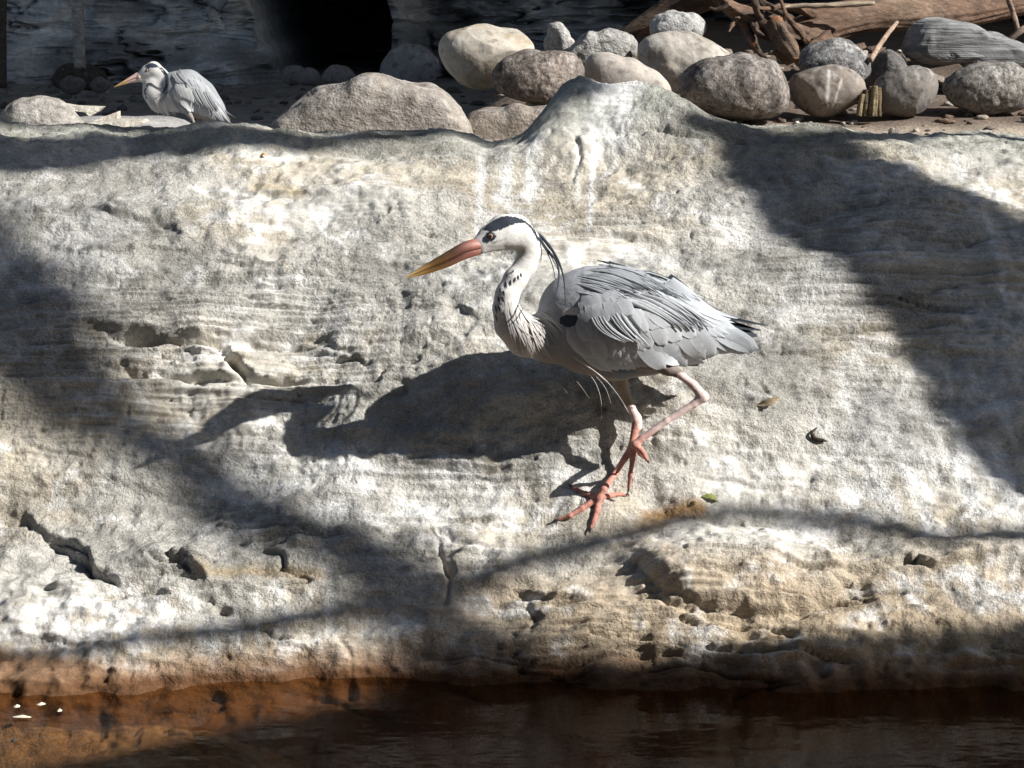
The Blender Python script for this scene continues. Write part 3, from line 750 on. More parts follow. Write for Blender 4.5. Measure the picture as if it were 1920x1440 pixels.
stone('low brown rock with a flat cracked top between the broad rock and the crest lump', [(865, 300), (868, 225), (885, 212), (940, 206), (1000, 205), (1060, 205), (1065, 300)], 4.9, M_ROUGHSTONE, (0.33, 0.265, 0.20), 0.8, 0.05, 16, 6, name='rock', group=None)
stone('dark blue-grey boulder by the cave mouth in shade', [(712, 150), (722, 110), (745, 88), (780, 84), (812, 100), (830, 130), (820, 155), (760, 160)], 9.3, M_SMOOTHSTONE, (0.26, 0.27, 0.29), 0.8, 0.07, 17, 3, cuts=3, group=None)
stone('lit rounded boulder beside the pale broken shards', [(-12, 250), (2, 210), (25, 188), (60, 180), (95, 186), (130, 205), (155, 232), (165, 260), (60, 275)], 6.6, M_ROUGHSTONE, (0.37, 0.33, 0.28), 0.8, 0.05, 18, 2.4, group=None)
sg = 'small rounded stones along the cave mouth'
for i, (o, lab) in enumerate(((((528, 150), (533, 130), (552, 122), (570, 128), (572, 152), (550, 158)), 'larger of two dark rounded stones touching each other under the cave mouth'),
                              (((560, 156), (566, 134), (583, 127), (598, 136), (600, 156), (580, 160)), 'smaller of two dark rounded stones touching each other under the cave mouth'),
                              (((602, 150), (612, 130), (640, 124), (662, 134), (668, 152), (630, 158)), 'low dark stone on the sand close to the blue-grey boulder'),)):
    stone(lab, o, 9.6 - 0.2 * i, M_SMOOTHSTONE, (0.20, 0.20, 0.20), 0.9, 0.04, 30 + i, 2.4, res=4, group=sg, name='stone')
stone('dark brown mound of rock at the foot of the upright pole', [(95, 152), (108, 130), (140, 121), (175, 124), (198, 140), (204, 155), (150, 160)], 10.3, M_ROUGHSTONE, (0.10, 0.085, 0.07), 0.8, 0.06, 40, 2.6, res=4, group=None)
for i, (o, lab) in enumerate(((((1128, 68), (1135, 52), (1150, 44), (1165, 48), (1176, 62), (1160, 76)), 'small dark stone in shade behind the flat grey stone'),
                              (((110, 158), (120, 148), (140, 145), (158, 152), (160, 160)), 'small flat stone in front of the dark brown mound'),
                              (((168, 160), (176, 150), (196, 148), (208, 156), (205, 162)), 'small dark stone at the end of the brown mound'))):
    stone(lab, o, (7.4, 9.9, 9.7)[i], M_ROUGHSTONE, (0.19, 0.185, 0.18), 0.8, 0.06, 44 + i, 2.6, res=3, group=None, name='stone')

def scatter(label, name, n, xr, yr, smin, smax, cols, seed):
    r = np.random.default_rng(seed); V0, F0 = ico(1); vs = []; fs = []; cs = []; o = 0
    for k in range(n):
        x, y = r.uniform(*xr), r.uniform(*yr); sz = smin * (smax / smin) ** (r.random() ** 2.2)
        sc = np.array([r.uniform(.7, 1.6), r.uniform(.7, 1.3), r.uniform(.35, .8)]) * sz
        a = r.uniform(0, 6.3); p = V0 * (1 + 0.18 * r.normal(size=(len(V0), 1))) * sc
        p = np.stack([p[:, 0] * math.cos(a) - p[:, 1] * math.sin(a) + x, p[:, 0] * math.sin(a) + p[:, 1] * math.cos(a) + y, p[:, 2]], 1)
        p[:, 2] += float(floor_z(np.array([x]), np.array([y]))[0]) + sc[2] * 0.4
        vs.append(p); fs.append(F0 + o); o += len(p); cs.append(np.ones((len(p), 3)) * np.array(cols[r.integers(len(cols))]) * r.uniform(.7, 1.2))
    me = mesh_np(name, np.concatenate(vs), None, np.concatenate(cs), True, np.concatenate(fs))
    return obj(name, me, M_ROUGHSTONE, label=label, cat=name, kind='stuff')
scatter('loose pebbles and bark grit between the boulders on the raised ground', 'gravel', 900, (-0.6, 2.2), (4.9, 7.4), 0.006, 0.035, ((.22, .19, .16), (.30, .26, .21), (.12, .09, .07), (.16, .11, .08), (.40, .37, .32)), 91)
scatter('scattered grit and small stones on the bare shaded sand', 'grit', 500, (-3.0, 0.4), (8.0, 12.0), 0.006, 0.04, ((.2, .2, .2), (.3, .3, .29), (.12, .11, .1)), 92)

# flat broken shards of pale stone on the sand
def shard(label, outline, Y, thick, col, lean=0.12):
    P = [pix(u, v, Y) for u, v in outline]
    n = len(P); vs = []
    for k, off in ((0, 0), (1, thick)):
        for p in P: vs.append((p[0], p[1] + off + lean * (p[2] - P[0][2]), p[2]))
    f = [list(range(n))[::-1], list(range(n, 2 * n))] + [[i, (i + 1) % n, n + (i + 1) % n, n + i] for i in range(n)]
    me = bpy.data.meshes.new('stone_shard'); me.from_pydata(vs, [], f); me.update()
    at = me.color_attributes.new('Col', 'FLOAT_COLOR', 'POINT')
    for d in at.data: d.color = (*col, 1)
    return obj('stone_shard', me, M_ROUGHSTONE, label=label, cat='stone', group='broken shards on the sand')
shard('long pale pointed shard lying uppermost beside the lit boulder', [(117, 195), (140, 199), (193, 201), (184, 210), (170, 218), (160, 210), (134, 207)], 6.9, 0.06, (0.50, 0.47, 0.40), 0.5)
shard('triangular pale shard with its point towards the lit boulder', [(174, 227), (218, 210), (220, 226), (200, 228)], 6.85, 0.06, (0.49, 0.45, 0.38), 0.5)
shard('low flat pale slab in front of the triangular shard', [(120, 238), (165, 231), (200, 227), (262, 227), (268, 232), (220, 246), (160, 252)], 6.75, 0.12, (0.45, 0.42, 0.36), 1.0)

# ------------------------------------------------------------------ wood
def tube_np(path, radii, n=14, seed=0, wob=0.12, fine=0.05, cap=True, sub=8, flat=1.0):
    P = np.array(path, float); Rr = np.array(radii, float)
    t = np.r_[0, np.cumsum(np.linalg.norm(np.diff(P, axis=0), axis=1))]
    tt = np.linspace(0, t[-1], max(3, sub * (len(P) - 1) + 1))
    if len(P) > 2: Q = np.stack([catmull(t, P[:, k], tt) for k in range(3)], 1)
    else: Q = np.stack([np.interp(tt, t, P[:, k]) for k in range(3)], 1)
    R2 = np.interp(tt, t, Rr)
    T = np.gradient(Q, axis=0); T /= np.linalg.norm(T, axis=1, keepdims=True)
    ref = np.array([0.02, 1, 0.05]); ref = ref / np.linalg.norm(ref)
    A = np.cross(T, ref); bad = np.linalg.norm(A, axis=1) < 0.2
    A[bad] = np.cross(T[bad], [1, 0, 0.1]); A /= np.linalg.norm(A, axis=1, keepdims=True); B = np.cross(T, A)
    th = np.arange(n) * 2 * math.pi / n
    pts = []
    for i in range(len(Q)):
        rr = R2[i] * np.ones(n)
        if wob:
            s = np.stack([np.cos(th) * 1.2 + seed, np.sin(th) * 1.2, np.full(n, tt[i] / (np.mean(Rr) * 4 + 1e-6))], 1)
            rr = rr * (1 + wob * 2 * perlin3(s, seed) + fine * 2 * perlin3(np.stack([np.cos(th) * 5, np.sin(th) * 5, np.full(n, tt[i] / (np.mean(Rr) * 6 + 1e-6))], 1), seed + 3))
        pts.append(Q[i] + (np.cos(th) * rr)[:, None] * A[i] + (np.sin(th) * rr * flat)[:, None] * B[i])
    v = np.concatenate(pts + [Q[:1], Q[-1:]])
    m_ = len(Q)
    i, j = np.meshgrid(np.arange(m_ - 1), np.arange(n), indexing='ij')
    q = np.stack([i * n + j, i * n + (j + 1) % n, (i + 1) * n + (j + 1) % n, (i + 1) * n + j], -1).reshape(-1, 4)
    j = np.arange(n)
    tr = np.concatenate([np.stack([np.full(n, m_ * n), (j + 1) % n, j], 1), np.stack([np.full(n, m_ * n + 1), (m_ - 1) * n + j, (m_ - 1) * n + (j + 1) % n], 1)])
    return v, q, tr

def wood(name, path, radii, col, mat=None, parent=None, seed=0, n=14, wob=0.12, fine=0.05, sub=8, flat=1.0, col2=None, **kw):
    if mat is None: n = int(n * 1.7); sub = int(sub * 1.6); fine = fine * 1.6
    v, q, tr = tube_np(path, radii, n, seed, wob, fine, sub=sub, flat=flat)
    c = np.ones((len(v), 3)) * c3(*col)
    sc = 1.0 / (max(radii) * 3 + 1e-6)
    if col2 is not None:
        w = sstep(0.0, 0.4, fbm3(v * sc, 3, seed + 5))[:, None]; c = c * (1 - w) + c3(*col2) * w
    c *= (1 + 0.25 * fbm3(v * sc * 3, 3, seed + 9))[:, None]
    me = mesh_np(name, v, q, np.clip(c, 0.01, 0.8), True, tr)
    return obj(name, me, mat or M_WOOD, parent, **kw)

def ppath(pts):
    return [pix(u, v, Y) for (u, v, Y) in pts]
def pr(px_, Y): return px_ / FPX * Y

log = thing('driftwood_log', pix(1470, 160, 6.2), 'thick brown driftwood log with torn roots lying across the boulders', 'log')
BR, BR2 = (0.13, 0.083, 0.058), (0.075, 0.052, 0.04)
wood('trunk', ppath([(1462, 112, 6.12), (1490, 80, 6.12), (1545, 48, 6.15), (1620, 30, 6.2), (1760, 26, 6.3), (1900, 2, 6.45), (2080, -45, 6.6)]), [pr(r, 6.2) for r in (18, 38, 36, 31, 31, 30, 28)], BR, None, log, 3, 40, 0.07, 0.05, 14, col2=(0.17, 0.12, 0.085))
wood('root', ppath([(1500, 72, 6.1), (1430, 45, 6.05), (1380, 22, 6.05), (1340, -12, 6.0)]), [pr(r, 6.1) for r in (30, 22, 15, 11)], BR2, None, log, 5, 18, 0.25, 0.15, col2=BR)
wood('root', ppath([(1395, 40, 6.05), (1408, 70, 6.0), (1425, 100, 5.95), (1440, 112, 5.92)]), [pr(r, 6.0) for r in (11, 8, 5, 2)], BR2, None, log, 6, 12, 0.25, 0.2, col2=(0.33, 0.13, 0.05))
wood('root', ppath([(1450, 38, 6.0), (1470, 75, 5.96), (1490, 105, 5.92), (1506, 128, 5.9)]), [pr(r, 6.0) for r in (16, 14, 10, 3)], (0.13, 0.09, 0.065), None, log, 7, 14, 0.3, 0.3, flat=0.6, col2=(0.22, 0.10, 0.05))
wood('root', ppath([(1480, 40, 6.15), (1440, 15, 6.2), (1400, -20, 6.25)]), [pr(r, 6.1) for r in (14, 9, 6)], BR2, None, log, 8, 12, 0.3, 0.15)
wood('root', ppath([(1530, 28, 6.1), (1470, 12, 6.05), (1430, 16, 6.0), (1400, 8, 6.0)]), [pr(r, 6.1) for r in (9, 6, 4, 2)], BR, None, log, 9, 10, 0.25, 0.1)
wood('root', ppath([(1640, 6, 6.05), (1560, 10, 6.05), (1480, 12, 6.05), (1420, 18, 6.0)]), [pr(r, 6.1) for r in (4, 5, 4, 2)], (0.3, 0.24, 0.18), None, log, 10, 8, 0.2, 0.1)
for k, (pts, rr) in enumerate((([(1520, 90, 6.1), (1500, 60, 6.02), (1475, 30, 6.0), (1462, -5, 6.0)], (7, 6, 4, 3)), ([(1440, 40, 6.05), (1420, 20, 6.0), (1410, -15, 5.98)], (9, 7, 5)), ([(1390, 30, 6.05), (1372, 48, 6.0), (1366, 60, 5.98)], (7, 4, 1.5)),
                               ([(1415, 44, 6.02), (1420, 60, 5.98), (1432, 66, 5.96)], (8, 5, 1.5)), ([(1545, 70, 6.1), (1518, 100, 6.0), (1500, 128, 5.95)], (16, 9, 2)), ([(1365, 5, 6.0), (1345, 18, 6.0), (1330, 14, 6.0)], (6, 4, 1.5)))):
    wood('root', ppath(pts), [pr(r, 6.0) for r in rr], (BR, BR2)[k % 2], None, log, 80 + k, 10, 0.3, 0.2)
log2 = wood('driftwood_log', ppath([(1150, 75, 6.6), (1210, 45, 6.6), (1270, 14, 6.6), (1340, -15, 6.55), (1430, -60, 6.5)]), [pr(r, 6.6) for r in (7, 16, 24, 28, 28)], BR2, None, None, 12, 28, 0.15, 0.12, 14, col2=BR,
            label='brown split log rising behind the rough grey stone', cat='log')
wood('leaning_stick', ppath([(1632, 113, 5.8), (1655, 76, 5.95), (1682, 42, 6.1)]), [pr(r, 6.0) for r in (4.5, 5, 3.5)], (0.33, 0.24, 0.18), None, None, 14, 10, 0.1, 0.1, label='thin pale stick leaning on the dark granite boulder', cat='stick')
wood('thin_branch', ppath([(1888, -10, 6.2), (1900, 25, 6.2), (1910, 62, 6.1)]), [pr(r, 6.0) for r in (5, 4.5, 4)], (0.22, 0.16, 0.12), None, None, 15, 10, 0.15, 0.1, label='thin brown branch hanging from the driftwood log', cat='branch')
wood('thin_branch', ppath([(1885, 82, 6.1), (1908, 62, 6.1), (1945, 40, 6.15), (1990, 10, 6.2)]), [pr(r, 6.0) for r in (5, 6, 6, 5)], (0.20, 0.15, 0.12), None, None, 16, 10, 0.15, 0.1, label='bent brown branch lying on the slate slab', cat='branch')
# short splintered stump
st = thing('wooden_stump', pix(1632, 214, 5.45), 'short splintered wooden stump between two smooth boulders', 'stump')
for k, (uc, vt, r_, lean) in enumerate(((1617, 176, 5.5, 6), (1625, 168, 7, 5), (1634, 162, 6, 3), (1641, 161, 7, 3), (1649, 164, 5, 2), (1632, 170, 9, 4), (1640, 172, 8, 3))):
    a = pix(uc, vt, 5.45 + 0.006 * (k % 3)); b0 = pix(uc - lean, 218, 5.45 + 0.006 * (k % 3))
    wood('splinter', [b0, (a + b0) / 2, a], [pr(r_, 5.45), pr(r_ * .95, 5.45), pr(r_ * .7, 5.45)], [(0.19, 0.15, 0.09), (0.12, 0.095, 0.06), (0.25, 0.20, 0.12)][k % 3], None, st, 50 + k, 12, 0.2, 0.25, 8)
# upright grey pole by the wall and a dark one at the very edge
wood('upright_pole', ppath([(150, 128, 10.1), (147, 60, 10.1), (144, -60, 10.1), (142, -160, 10.1)]), [pr(11, 10.1)] * 4, (0.33, 0.33, 0.33), None, None, 20, 16, 0.04, 0.03, label='weathered grey pole standing on the dark mound by the wall', cat='pole')
wood('upright_pole', ppath([(2, 165, 9.6), (1, 60, 9.6), (4, -150, 9.6)]), [pr(11, 9.6)] * 3, (0.06, 0.055, 0.05), None, None, 21, 16, 0.06, 0.03, label='dark upright post standing alone beside the pale wall foot', cat='pole')
# ------------------------------------------------------------------ herons
def surface_nets(F, org, h):
    ins = F < 0
    nx, ny_, nz2 = F.shape
    cnt = np.zeros((nx - 1, ny_ - 1, nz2 - 1), np.int8)
    for a in (0, 1):
        for b in (0, 1):
            for c in (0, 1):
                cnt += ins[a:nx - 1 + a, b:ny_ - 1 + b, c:nz2 - 1 + c]
    act = (cnt > 0) & (cnt < 8)
    idx = np.full(act.shape, -1, np.int64)
    I = np.argwhere(act); idx[act] = np.arange(len(I))
    acc = np.zeros((len(I), 3)); num = np.zeros(len(I))
    corners = [(a, b, c) for a in (0, 1) for b in (0, 1) for c in (0, 1)]
    for i, p in enumerate(corners):
        for q in corners[i + 1:]:
            if sum(abs(p[k] - q[k]) for k in range(3)) != 1: continue
            fa = F[I[:, 0] + p[0], I[:, 1] + p[1], I[:, 2] + p[2]]; fb = F[I[:, 0] + q[0], I[:, 1] + q[1], I[:, 2] + q[2]]
            cr = (fa < 0) != (fb < 0)
            t = np.where(cr, fa / (fa - fb + 1e-12), 0)
            pt = np.array(p)[None] + t[:, None] * (np.array(q) - np.array(p))[None]
            acc[cr] += pt[cr]; num[cr] += 1
    V_ = (I + acc / num[:, None]) * h + org
    quads = []
    for ax in range(3):
        s0 = [slice(None)] * 3; s1 = [slice(None)] * 3
        s0[ax] = slice(0, -1); s1[ax] = slice(1, None)
        a = ins[tuple(s0)]; b = ins[tuple(s1)]
        E = np.argwhere(a != b)
        o1, o2 = [k for k in range(3) if k != ax]
        E = E[(E[:, o1] > 0) & (E[:, o2] > 0) & (E[:, o1] < F.shape[o1] - 1) & (E[:, o2] < F.shape[o2] - 1)]
        def cell(d1, d2):
            e = E.copy(); e[:, o1] -= d1; e[:, o2] -= d2
            return idx[e[:, 0], e[:, 1], e[:, 2]]
        q = np.stack([cell(1, 1), cell(0, 1), cell(0, 0), cell(1, 0)], 1)
        flip = a[E[:, 0], E[:, 1], E[:, 2]]
        if ax == 1: flip = ~flip
        q[~flip] = q[~flip][:, ::-1]
        quads.append(q)
    return V_, np.concatenate(quads)

class Blend:
    """smooth union of tapered capsules, kept per group so that colours can follow the anatomy"""
    def __init__(s): s.pr = []
    def cap(s, p, q, r1, r2, k=1.0, sm=0.01, grp='torso'):
        s.pr.append((np.array(p, float), np.array(q, float), r1, r2, k, sm, grp))
    def dist(s, i, x, y, z):
        p, q, r1, r2, k, sm, g = s.pr[i]
        P = p.copy(); Q = q.copy(); yc = P[1] if k != 1 else 0
        if k != 1: y = yc + (y - yc) / k; Q[1] = yc + (Q[1] - yc) / k
        d = Q - P; l2 = d @ d + 1e-12
        t = np.clip(((x - P[0]) * d[0] + (y - P[1]) * d[1] + (z - P[2]) * d[2]) / l2, 0, 1)
        return np.sqrt((x - P[0] - t * d[0]) ** 2 + (y - P[1] - t * d[1]) ** 2 + (z - P[2] - t * d[2]) ** 2) - (r1 + t * (r2 - r1))
    def build(s, h):
        lo = np.min([np.minimum(p - r1, q - r2) for p, q, r1, r2, *_ in s.pr], 0) - 6 * h
        hi = np.max([np.maximum(p + r1, q + r2) for p, q, r1, r2, *_ in s.pr], 0) + 6 * h
        n = np.ceil((hi - lo) / h).astype(int)
        F = np.full(n, 0.06, np.float32)
        ax = [lo[k] + np.arange(n[k]) * h for k in range(3)]
        for i, (p, q, r1, r2, k, sm, g) in enumerate(s.pr):
            a = np.minimum(p - r1, q - r2) - sm - 4 * h; b = np.maximum(p + r1, q + r2) + sm + 4 * h
            i0 = np.clip(((a - lo) / h).astype(int), 0, n); i1 = np.clip(((b - lo) / h).astype(int) + 1, 0, n)
            sl = tuple(slice(i0[t], i1[t]) for t in range(3))
            d = s.dist(i, ax[0][sl[0]][:, None, None], ax[1][sl[1]][None, :, None], ax[2][sl[2]][None, None, :]).astype(np.float32)
            f = F[sl]
            hh = np.clip(0.5 + 0.5 * (f - d) / sm, 0, 1)
            F[sl] = f * (1 - hh) + d * hh - sm * hh * (1 - hh)
        v, q = surface_nets(F, lo, h)
        v = relax(v, q, 3)
        return v, q
    def group_of(s, v):
        best = np.full(len(v), 1e9); g = np.zeros(len(v), int); names = sorted({p[6] for p in s.pr})
        for i, p in enumerate(s.pr):
            d = s.dist(i, v[:, 0], v[:, 1], v[:, 2]); k = d < best
            best[k] = d[k]; g[k] = names.index(p[6])
        return np.array(names)[g]

def relax(v, q, it):
    e = np.concatenate([q[:, [0, 1]], q[:, [1, 2]], q[:, [2, 3]], q[:, [3, 0]]])
    deg = np.bincount(e[:, 0], minlength=len(v)) + np.bincount(e[:, 1], minlength=len(v))
    for k in range(it):
        for lam in (0.5, -0.52):
            s = np.zeros_like(v)
            for c in range(3):
                s[:, c] = np.bincount(e[:, 0], v[e[:, 1], c], len(v)) + np.bincount(e[:, 1], v[e[:, 0], c], len(v))
            v = v + lam * (s / np.maximum(deg, 1)[:, None] - v)
    return v

def inpoly(poly, u, v):
    poly = np.array(poly, float); ins = np.zeros(u.shape, bool); j = len(poly) - 1
    for i in range(len(poly)):
        a, b = poly[i], poly[j]
        c = ((a[1] > v) != (b[1] > v)) & (u < (b[0] - a[0]) * (v - a[1]) / (b[1] - a[1] + 1e-9) + a[0])
        ins ^= c; j = i
    return ins

class FeatherCloth:
    """lays feathers on a body: centre lines are drawn on the flank and pushed out along its surface"""
    def __init__(s, bvh, Y0, seed):
        s.tone = np.array([0.80, 0.82, 0.84]); s.bvh, s.Y0 = bvh, Y0; s.r = np.random.default_rng(seed)
    def surf(s, u, v, last):
        r = ray(u, v)
        h = s.bvh.ray_cast(Vector(CAM), Vector(r).normalized())
        if h[0] is not None and h[0][1] < s.Y0 + 0.03:
            n = np.array(h[1]);
            if n @ r > 0: n = -n
            return np.array(h[0]), n
        if last is None: return pix(u, v, s.Y0 - 0.02), np.array([0, -1.0, 0.15])
        y = last[0][1] + 0.15 * (s.Y0 - last[0][1])
        return pix(u, v, y), last[1]
    def feather(s, a, b, w, lift, shape='round', col=(0.4, 0.42, 0.44), edge=None, bend=0.06, nl=8, tip_lift=0.0004, curv=0.035):
        a = np.array(a, float); b = np.array(b, float); d = b - a; pe = np.array([-d[1], d[0]])
        bend = bend * s.r.uniform(0.3, 1.3)
        pts = []; nrm = []; last = None
        for i in range(nl):
            t = i / (nl - 1); p = a + d * t + pe * bend * math.sin(math.pi * t)
            last = s.surf(p[0], p[1], last); pts.append(last[0]); nrm.append(last[1])
        pts = np.array(pts); nrm = np.array(nrm)
        for _ in range(3):
            nrm[1:-1] = (nrm[:-2] + 2 * nrm[1:-1] + nrm[2:]) / 4
            if _ == 0: pts[1:-1] = (pts[:-2] + 2 * pts[1:-1] + pts[2:]) / 4
        nrm /= np.linalg.norm(nrm, axis=1, keepdims=True)
        T = np.gradient(pts, axis=0); T /= np.linalg.norm(T, axis=1, keepdims=True)
        Sd = np.cross(T, nrm); Sd /= np.linalg.norm(Sd, axis=1, keepdims=True)
        t = np.linspace(0, 1, nl)
        if shape == 'round': wp = np.minimum(1, 0.45 + 1.8 * t) * np.sqrt(np.clip(1 - np.clip((t - 0.55) / 0.45, 0, 1) ** 2.2, 0, 1)) + 0.02
        elif shape == 'lance': wp = np.minimum(1, 0.4 + 2.2 * t) * np.clip(1 - t, 0, 1) ** 0.7 + 0.02
        else: wp = np.minimum(1, 0.5 + 2 * t) * np.clip(1 - np.clip((t - 0.35) / 0.65, 0, 1) ** 1.8, 0, 1) ** 0.8 + 0.03
        W = w / FPX * s.Y0
        cols = np.array([-1, -0.55, 0, 0.55, 1.0])
        V_ = []; Cc = []
        col = np.array(col) * s.r.uniform(0.9, 1.1); edge = np.array(edge if edge is not None else col * 1.15)
        for i in range(nl):
            for c in cols:
                up = lift * 0.85 * (0.1 + 0.9 * sstep(0, 0.35, t[i])) + tip_lift * t[i] ** 2 - curv * W * c * c
                V_.append(pts[i] + Sd[i] * W * 0.5 * wp[i] * c + nrm[i] * up)
                e = max(abs(c) ** 3, sstep(0.8, 1.0, t[i])) * 0.8
                k = col * (0.90 if c == 0 else 1.0) * (0.80 + 0.22 * t[i]) * s.r.uniform(0.95, 1.05)
                Cc.append(k * (1 - e) + edge * e)
        return np.array(V_), grid_quads(nl, 5), np.array(Cc) * s.tone
    def row(s, base, tip, n, w, lift, jit=3, **kw):
        base = np.array(base, float); tip = np.array(tip, float); out = []
        def at(P, t):
            x = t * (len(P) - 1); i = min(int(x), len(P) - 2); return P[i] + (P[i + 1] - P[i]) * (x - i)
        for k in range(n):
            t = (k + 0.5) / n
            out.append(s.feather(at(base, t) + s.r.normal(size=2) * jit, at(tip, t) + s.r.normal(size=2) * jit, w * s.r.uniform(0.85, 1.15), lift + s.r.uniform(0, 0.0008) + 0.00012 * k, **kw))
        return out

def join(parts):
    v = []; q = []; c = []; o = 0
    for a, b, d in parts:
        v.append(a); q.append(b + o); c.append(d); o += len(a)
    return np.concatenate(v), np.concatenate(q), np.concatenate(c)

def strand(path, r0, r1, col, name, parent, n=6, seed=0):
    m_ = len(path)
    v, q, tr = tube_np(path, np.interp(np.linspace(0, 1, m_), [0, 0.3, 1], [r0 * 0.8, r0, r1]), n, seed, 0, 0, sub=6)
    return obj(name, mesh_np(name, v, q, np.ones((len(v), 3)) * c3(*col), True, tr), M_FEATHER, parent)

def make_bill(parent, stations, Y0, wbase, yf, cols):
    """two mandibles lofted through side-view stations (u, top, bottom), gape line between them"""
    st = np.array(stations, float)
    us = np.linspace(0, 1, 28); t0 = np.linspace(0, 1, len(st))
    A = np.stack([np.interp(us, t0, st[:, k]) for k in range(3)], 1)
    for which in ('upper', 'lower'):
        V_ = []; Cc = []; n = 12
        for i, (u, vt, vb) in enumerate(A):
            t = us[i]; mid = vt + (vb - vt) * (0.60 - 0.05 * t)
            wd_ = wbase * (1 - t) ** 0.85 + 0.0006
            for j in range(n):
                a = math.pi * j / (n - 1)
                if which == 'upper': c_, h_ = math.cos(a), math.sin(a) ** 0.8; vv = mid - 0.4 + (vt - mid) * h_
                else: c_, h_ = math.cos(a), math.sin(a) ** 0.8; vv = mid + 0.4 + (vb - mid) * h_
                p = pix(u, vv, Y0 + yf(u)); p[1] += wd_ * c_ * (1 - 0.25 * h_)
                V_.append(p); Cc.append(cols(t, h_, which))
        q = grid_quads(len(A), n)
        lid = np.array([[i * n, (i + 1) * n, (i + 1) * n + n - 1, i * n + n - 1] for i in range(len(A) - 1)])
        V_ = np.array(V_)
        me = mesh_np('mandible', V_, np.concatenate([q, lid]), np.array(Cc))
        obj(which + '_mandible', me, M_BILL, parent)

def uvsphere(c, r, n=20, m_=14):
    v = []
    for i in range(m_ + 1):
        a = math.pi * i / m_
        for j in range(n):
            b = 2 * math.pi * j / n
            v.append((c[0] + r * math.sin(a) * math.cos(b), c[1] - r * math.cos(a), c[2] + r * math.sin(a) * math.sin(b)))
    i, j = np.meshgrid(np.arange(m_), np.arange(n), indexing='ij')
    return np.array(v), np.stack([i * n + j, i * n + (j + 1) % n, (i + 1) * n + (j + 1) % n, (i + 1) * n + j], -1).reshape(-1, 4)

def make_eye(parent, bvh, u, v, rpx, Y0, side, Hc):
    h = bvh.ray_cast(Vector(CAM), Vector(ray(u, v)).normalized())
    p = np.array(h[0]); r = rpx / FPX * Y0
    c = p + np.array([0, r * 0.55, 0])
    if side > 0: c[1] = 2 * (Y0 + Hc) - c[1]
    vv, q = uvsphere(c, r)
    d = (vv - c) / r; ca = -d[:, 1] * (1 if side < 0 else -1)
    rad = np.degrees(np.arccos(np.clip(ca, -1, 1)))
    cc = np.where((rad < 34)[:, None], c3(0.22, 0.10, 0.05), np.where((rad < 47)[:, None], c3(0.45, 0.33, 0.24), c3(0.03, 0.03, 0.035)))
    e = obj('eye', mesh_np('eye', vv, q, cc), M_EYE, parent)
    vv, q = uvsphere(c + np.array([0, side * r * 0.62, 0]), r * 0.44, 12, 8)
    o = obj('pupil', mesh_np('pupil', vv, q, np.ones((len(vv), 3)) * 0.008), M_EYE, None)
    o.parent = e
    return e

WHITE, PINKW, GREY, DGREY, BLACK, BELLY = c3(.60, .59, .565), c3(.48, .44, .41), c3(.31, .325, .345), c3(.15, .16, .175), c3(.028, .034, .046), c3(.27, .24, .215)

# ---- the walking heron
foot, fn = on_bank(1122, 938)
Y0 = float(foot[1]) + 0.035
S1 = Y0 / FPX
def yaw(u, v): return -0.128 * min(max((1020 - u) / 260.0, 0.0), 1.02)
def hp(u, v, dy=0.0): return pix(u, v, Y0 + dy + yaw(u, v))
A = Blend()
def chain(Bd, pts, k, sm, grp, sc):
    for (u, v, r, *dy), (u2, v2, r2, *dy2) in zip(pts[:-1], pts[1:]):
        Yp = Bd.Y
        f = Bd.yaw if hasattr(Bd, 'yaw') else (lambda a, b: 0.0)
        Bd.cap(pix(u, v, Yp + f(u, v) + (dy[0] if dy else 0)), pix(u2, v2, Yp + f(u2, v2) + (dy2[0] if dy2 else 0)), r * sc, r2 * sc, k, sm, grp)
A.Y = Y0; A.yaw = lambda u, v: 0.0
chain(A, [(1062, 575, 48), (1085, 572, 58), (1120, 575, 70)], 0.85, 0.02, 'torso', S1)
chain(A, [(1072, 600, 56), (1110, 593, 86), (1160, 605, 97), (1225, 614, 80), (1300, 624, 51), (1380, 632, 22)], 0.80, 0.02, 'torso', S1)
chain(A, [(1050, 640, 40), (1095, 655, 40), (1150, 668, 38), (1220, 672, 26)], 0.9, 0.02, 'belly', S1)
A.yaw = lambda u, v: 0.0 if (u > 1020) else yaw(u, v)
chain(A, [(1072, 628, 46), (1025, 634, 42), (985, 630, 36), (959, 608, 29), (948, 578, 23)], 0.85, 0.014, 'breast', S1)
chain(A, [(948, 578, 23), (951, 552, 21), (966, 524, 21), (985, 499, 20), (992, 472, 20), (986, 450, 22)], 0.9, 0.008, 'neck', S1)
chain(A, [(986, 450, 24), (966, 434, 30), (944, 434, 30), (920, 444, 22), (900, 457, 15)], 0.72, 0.008, 'head', S1)
chain(A, [(965, 455, 12), (935, 459, 9), (902, 468, 8)], 0.8, 0.006, 'head', S1)
A.yaw = lambda u, v: 0.0
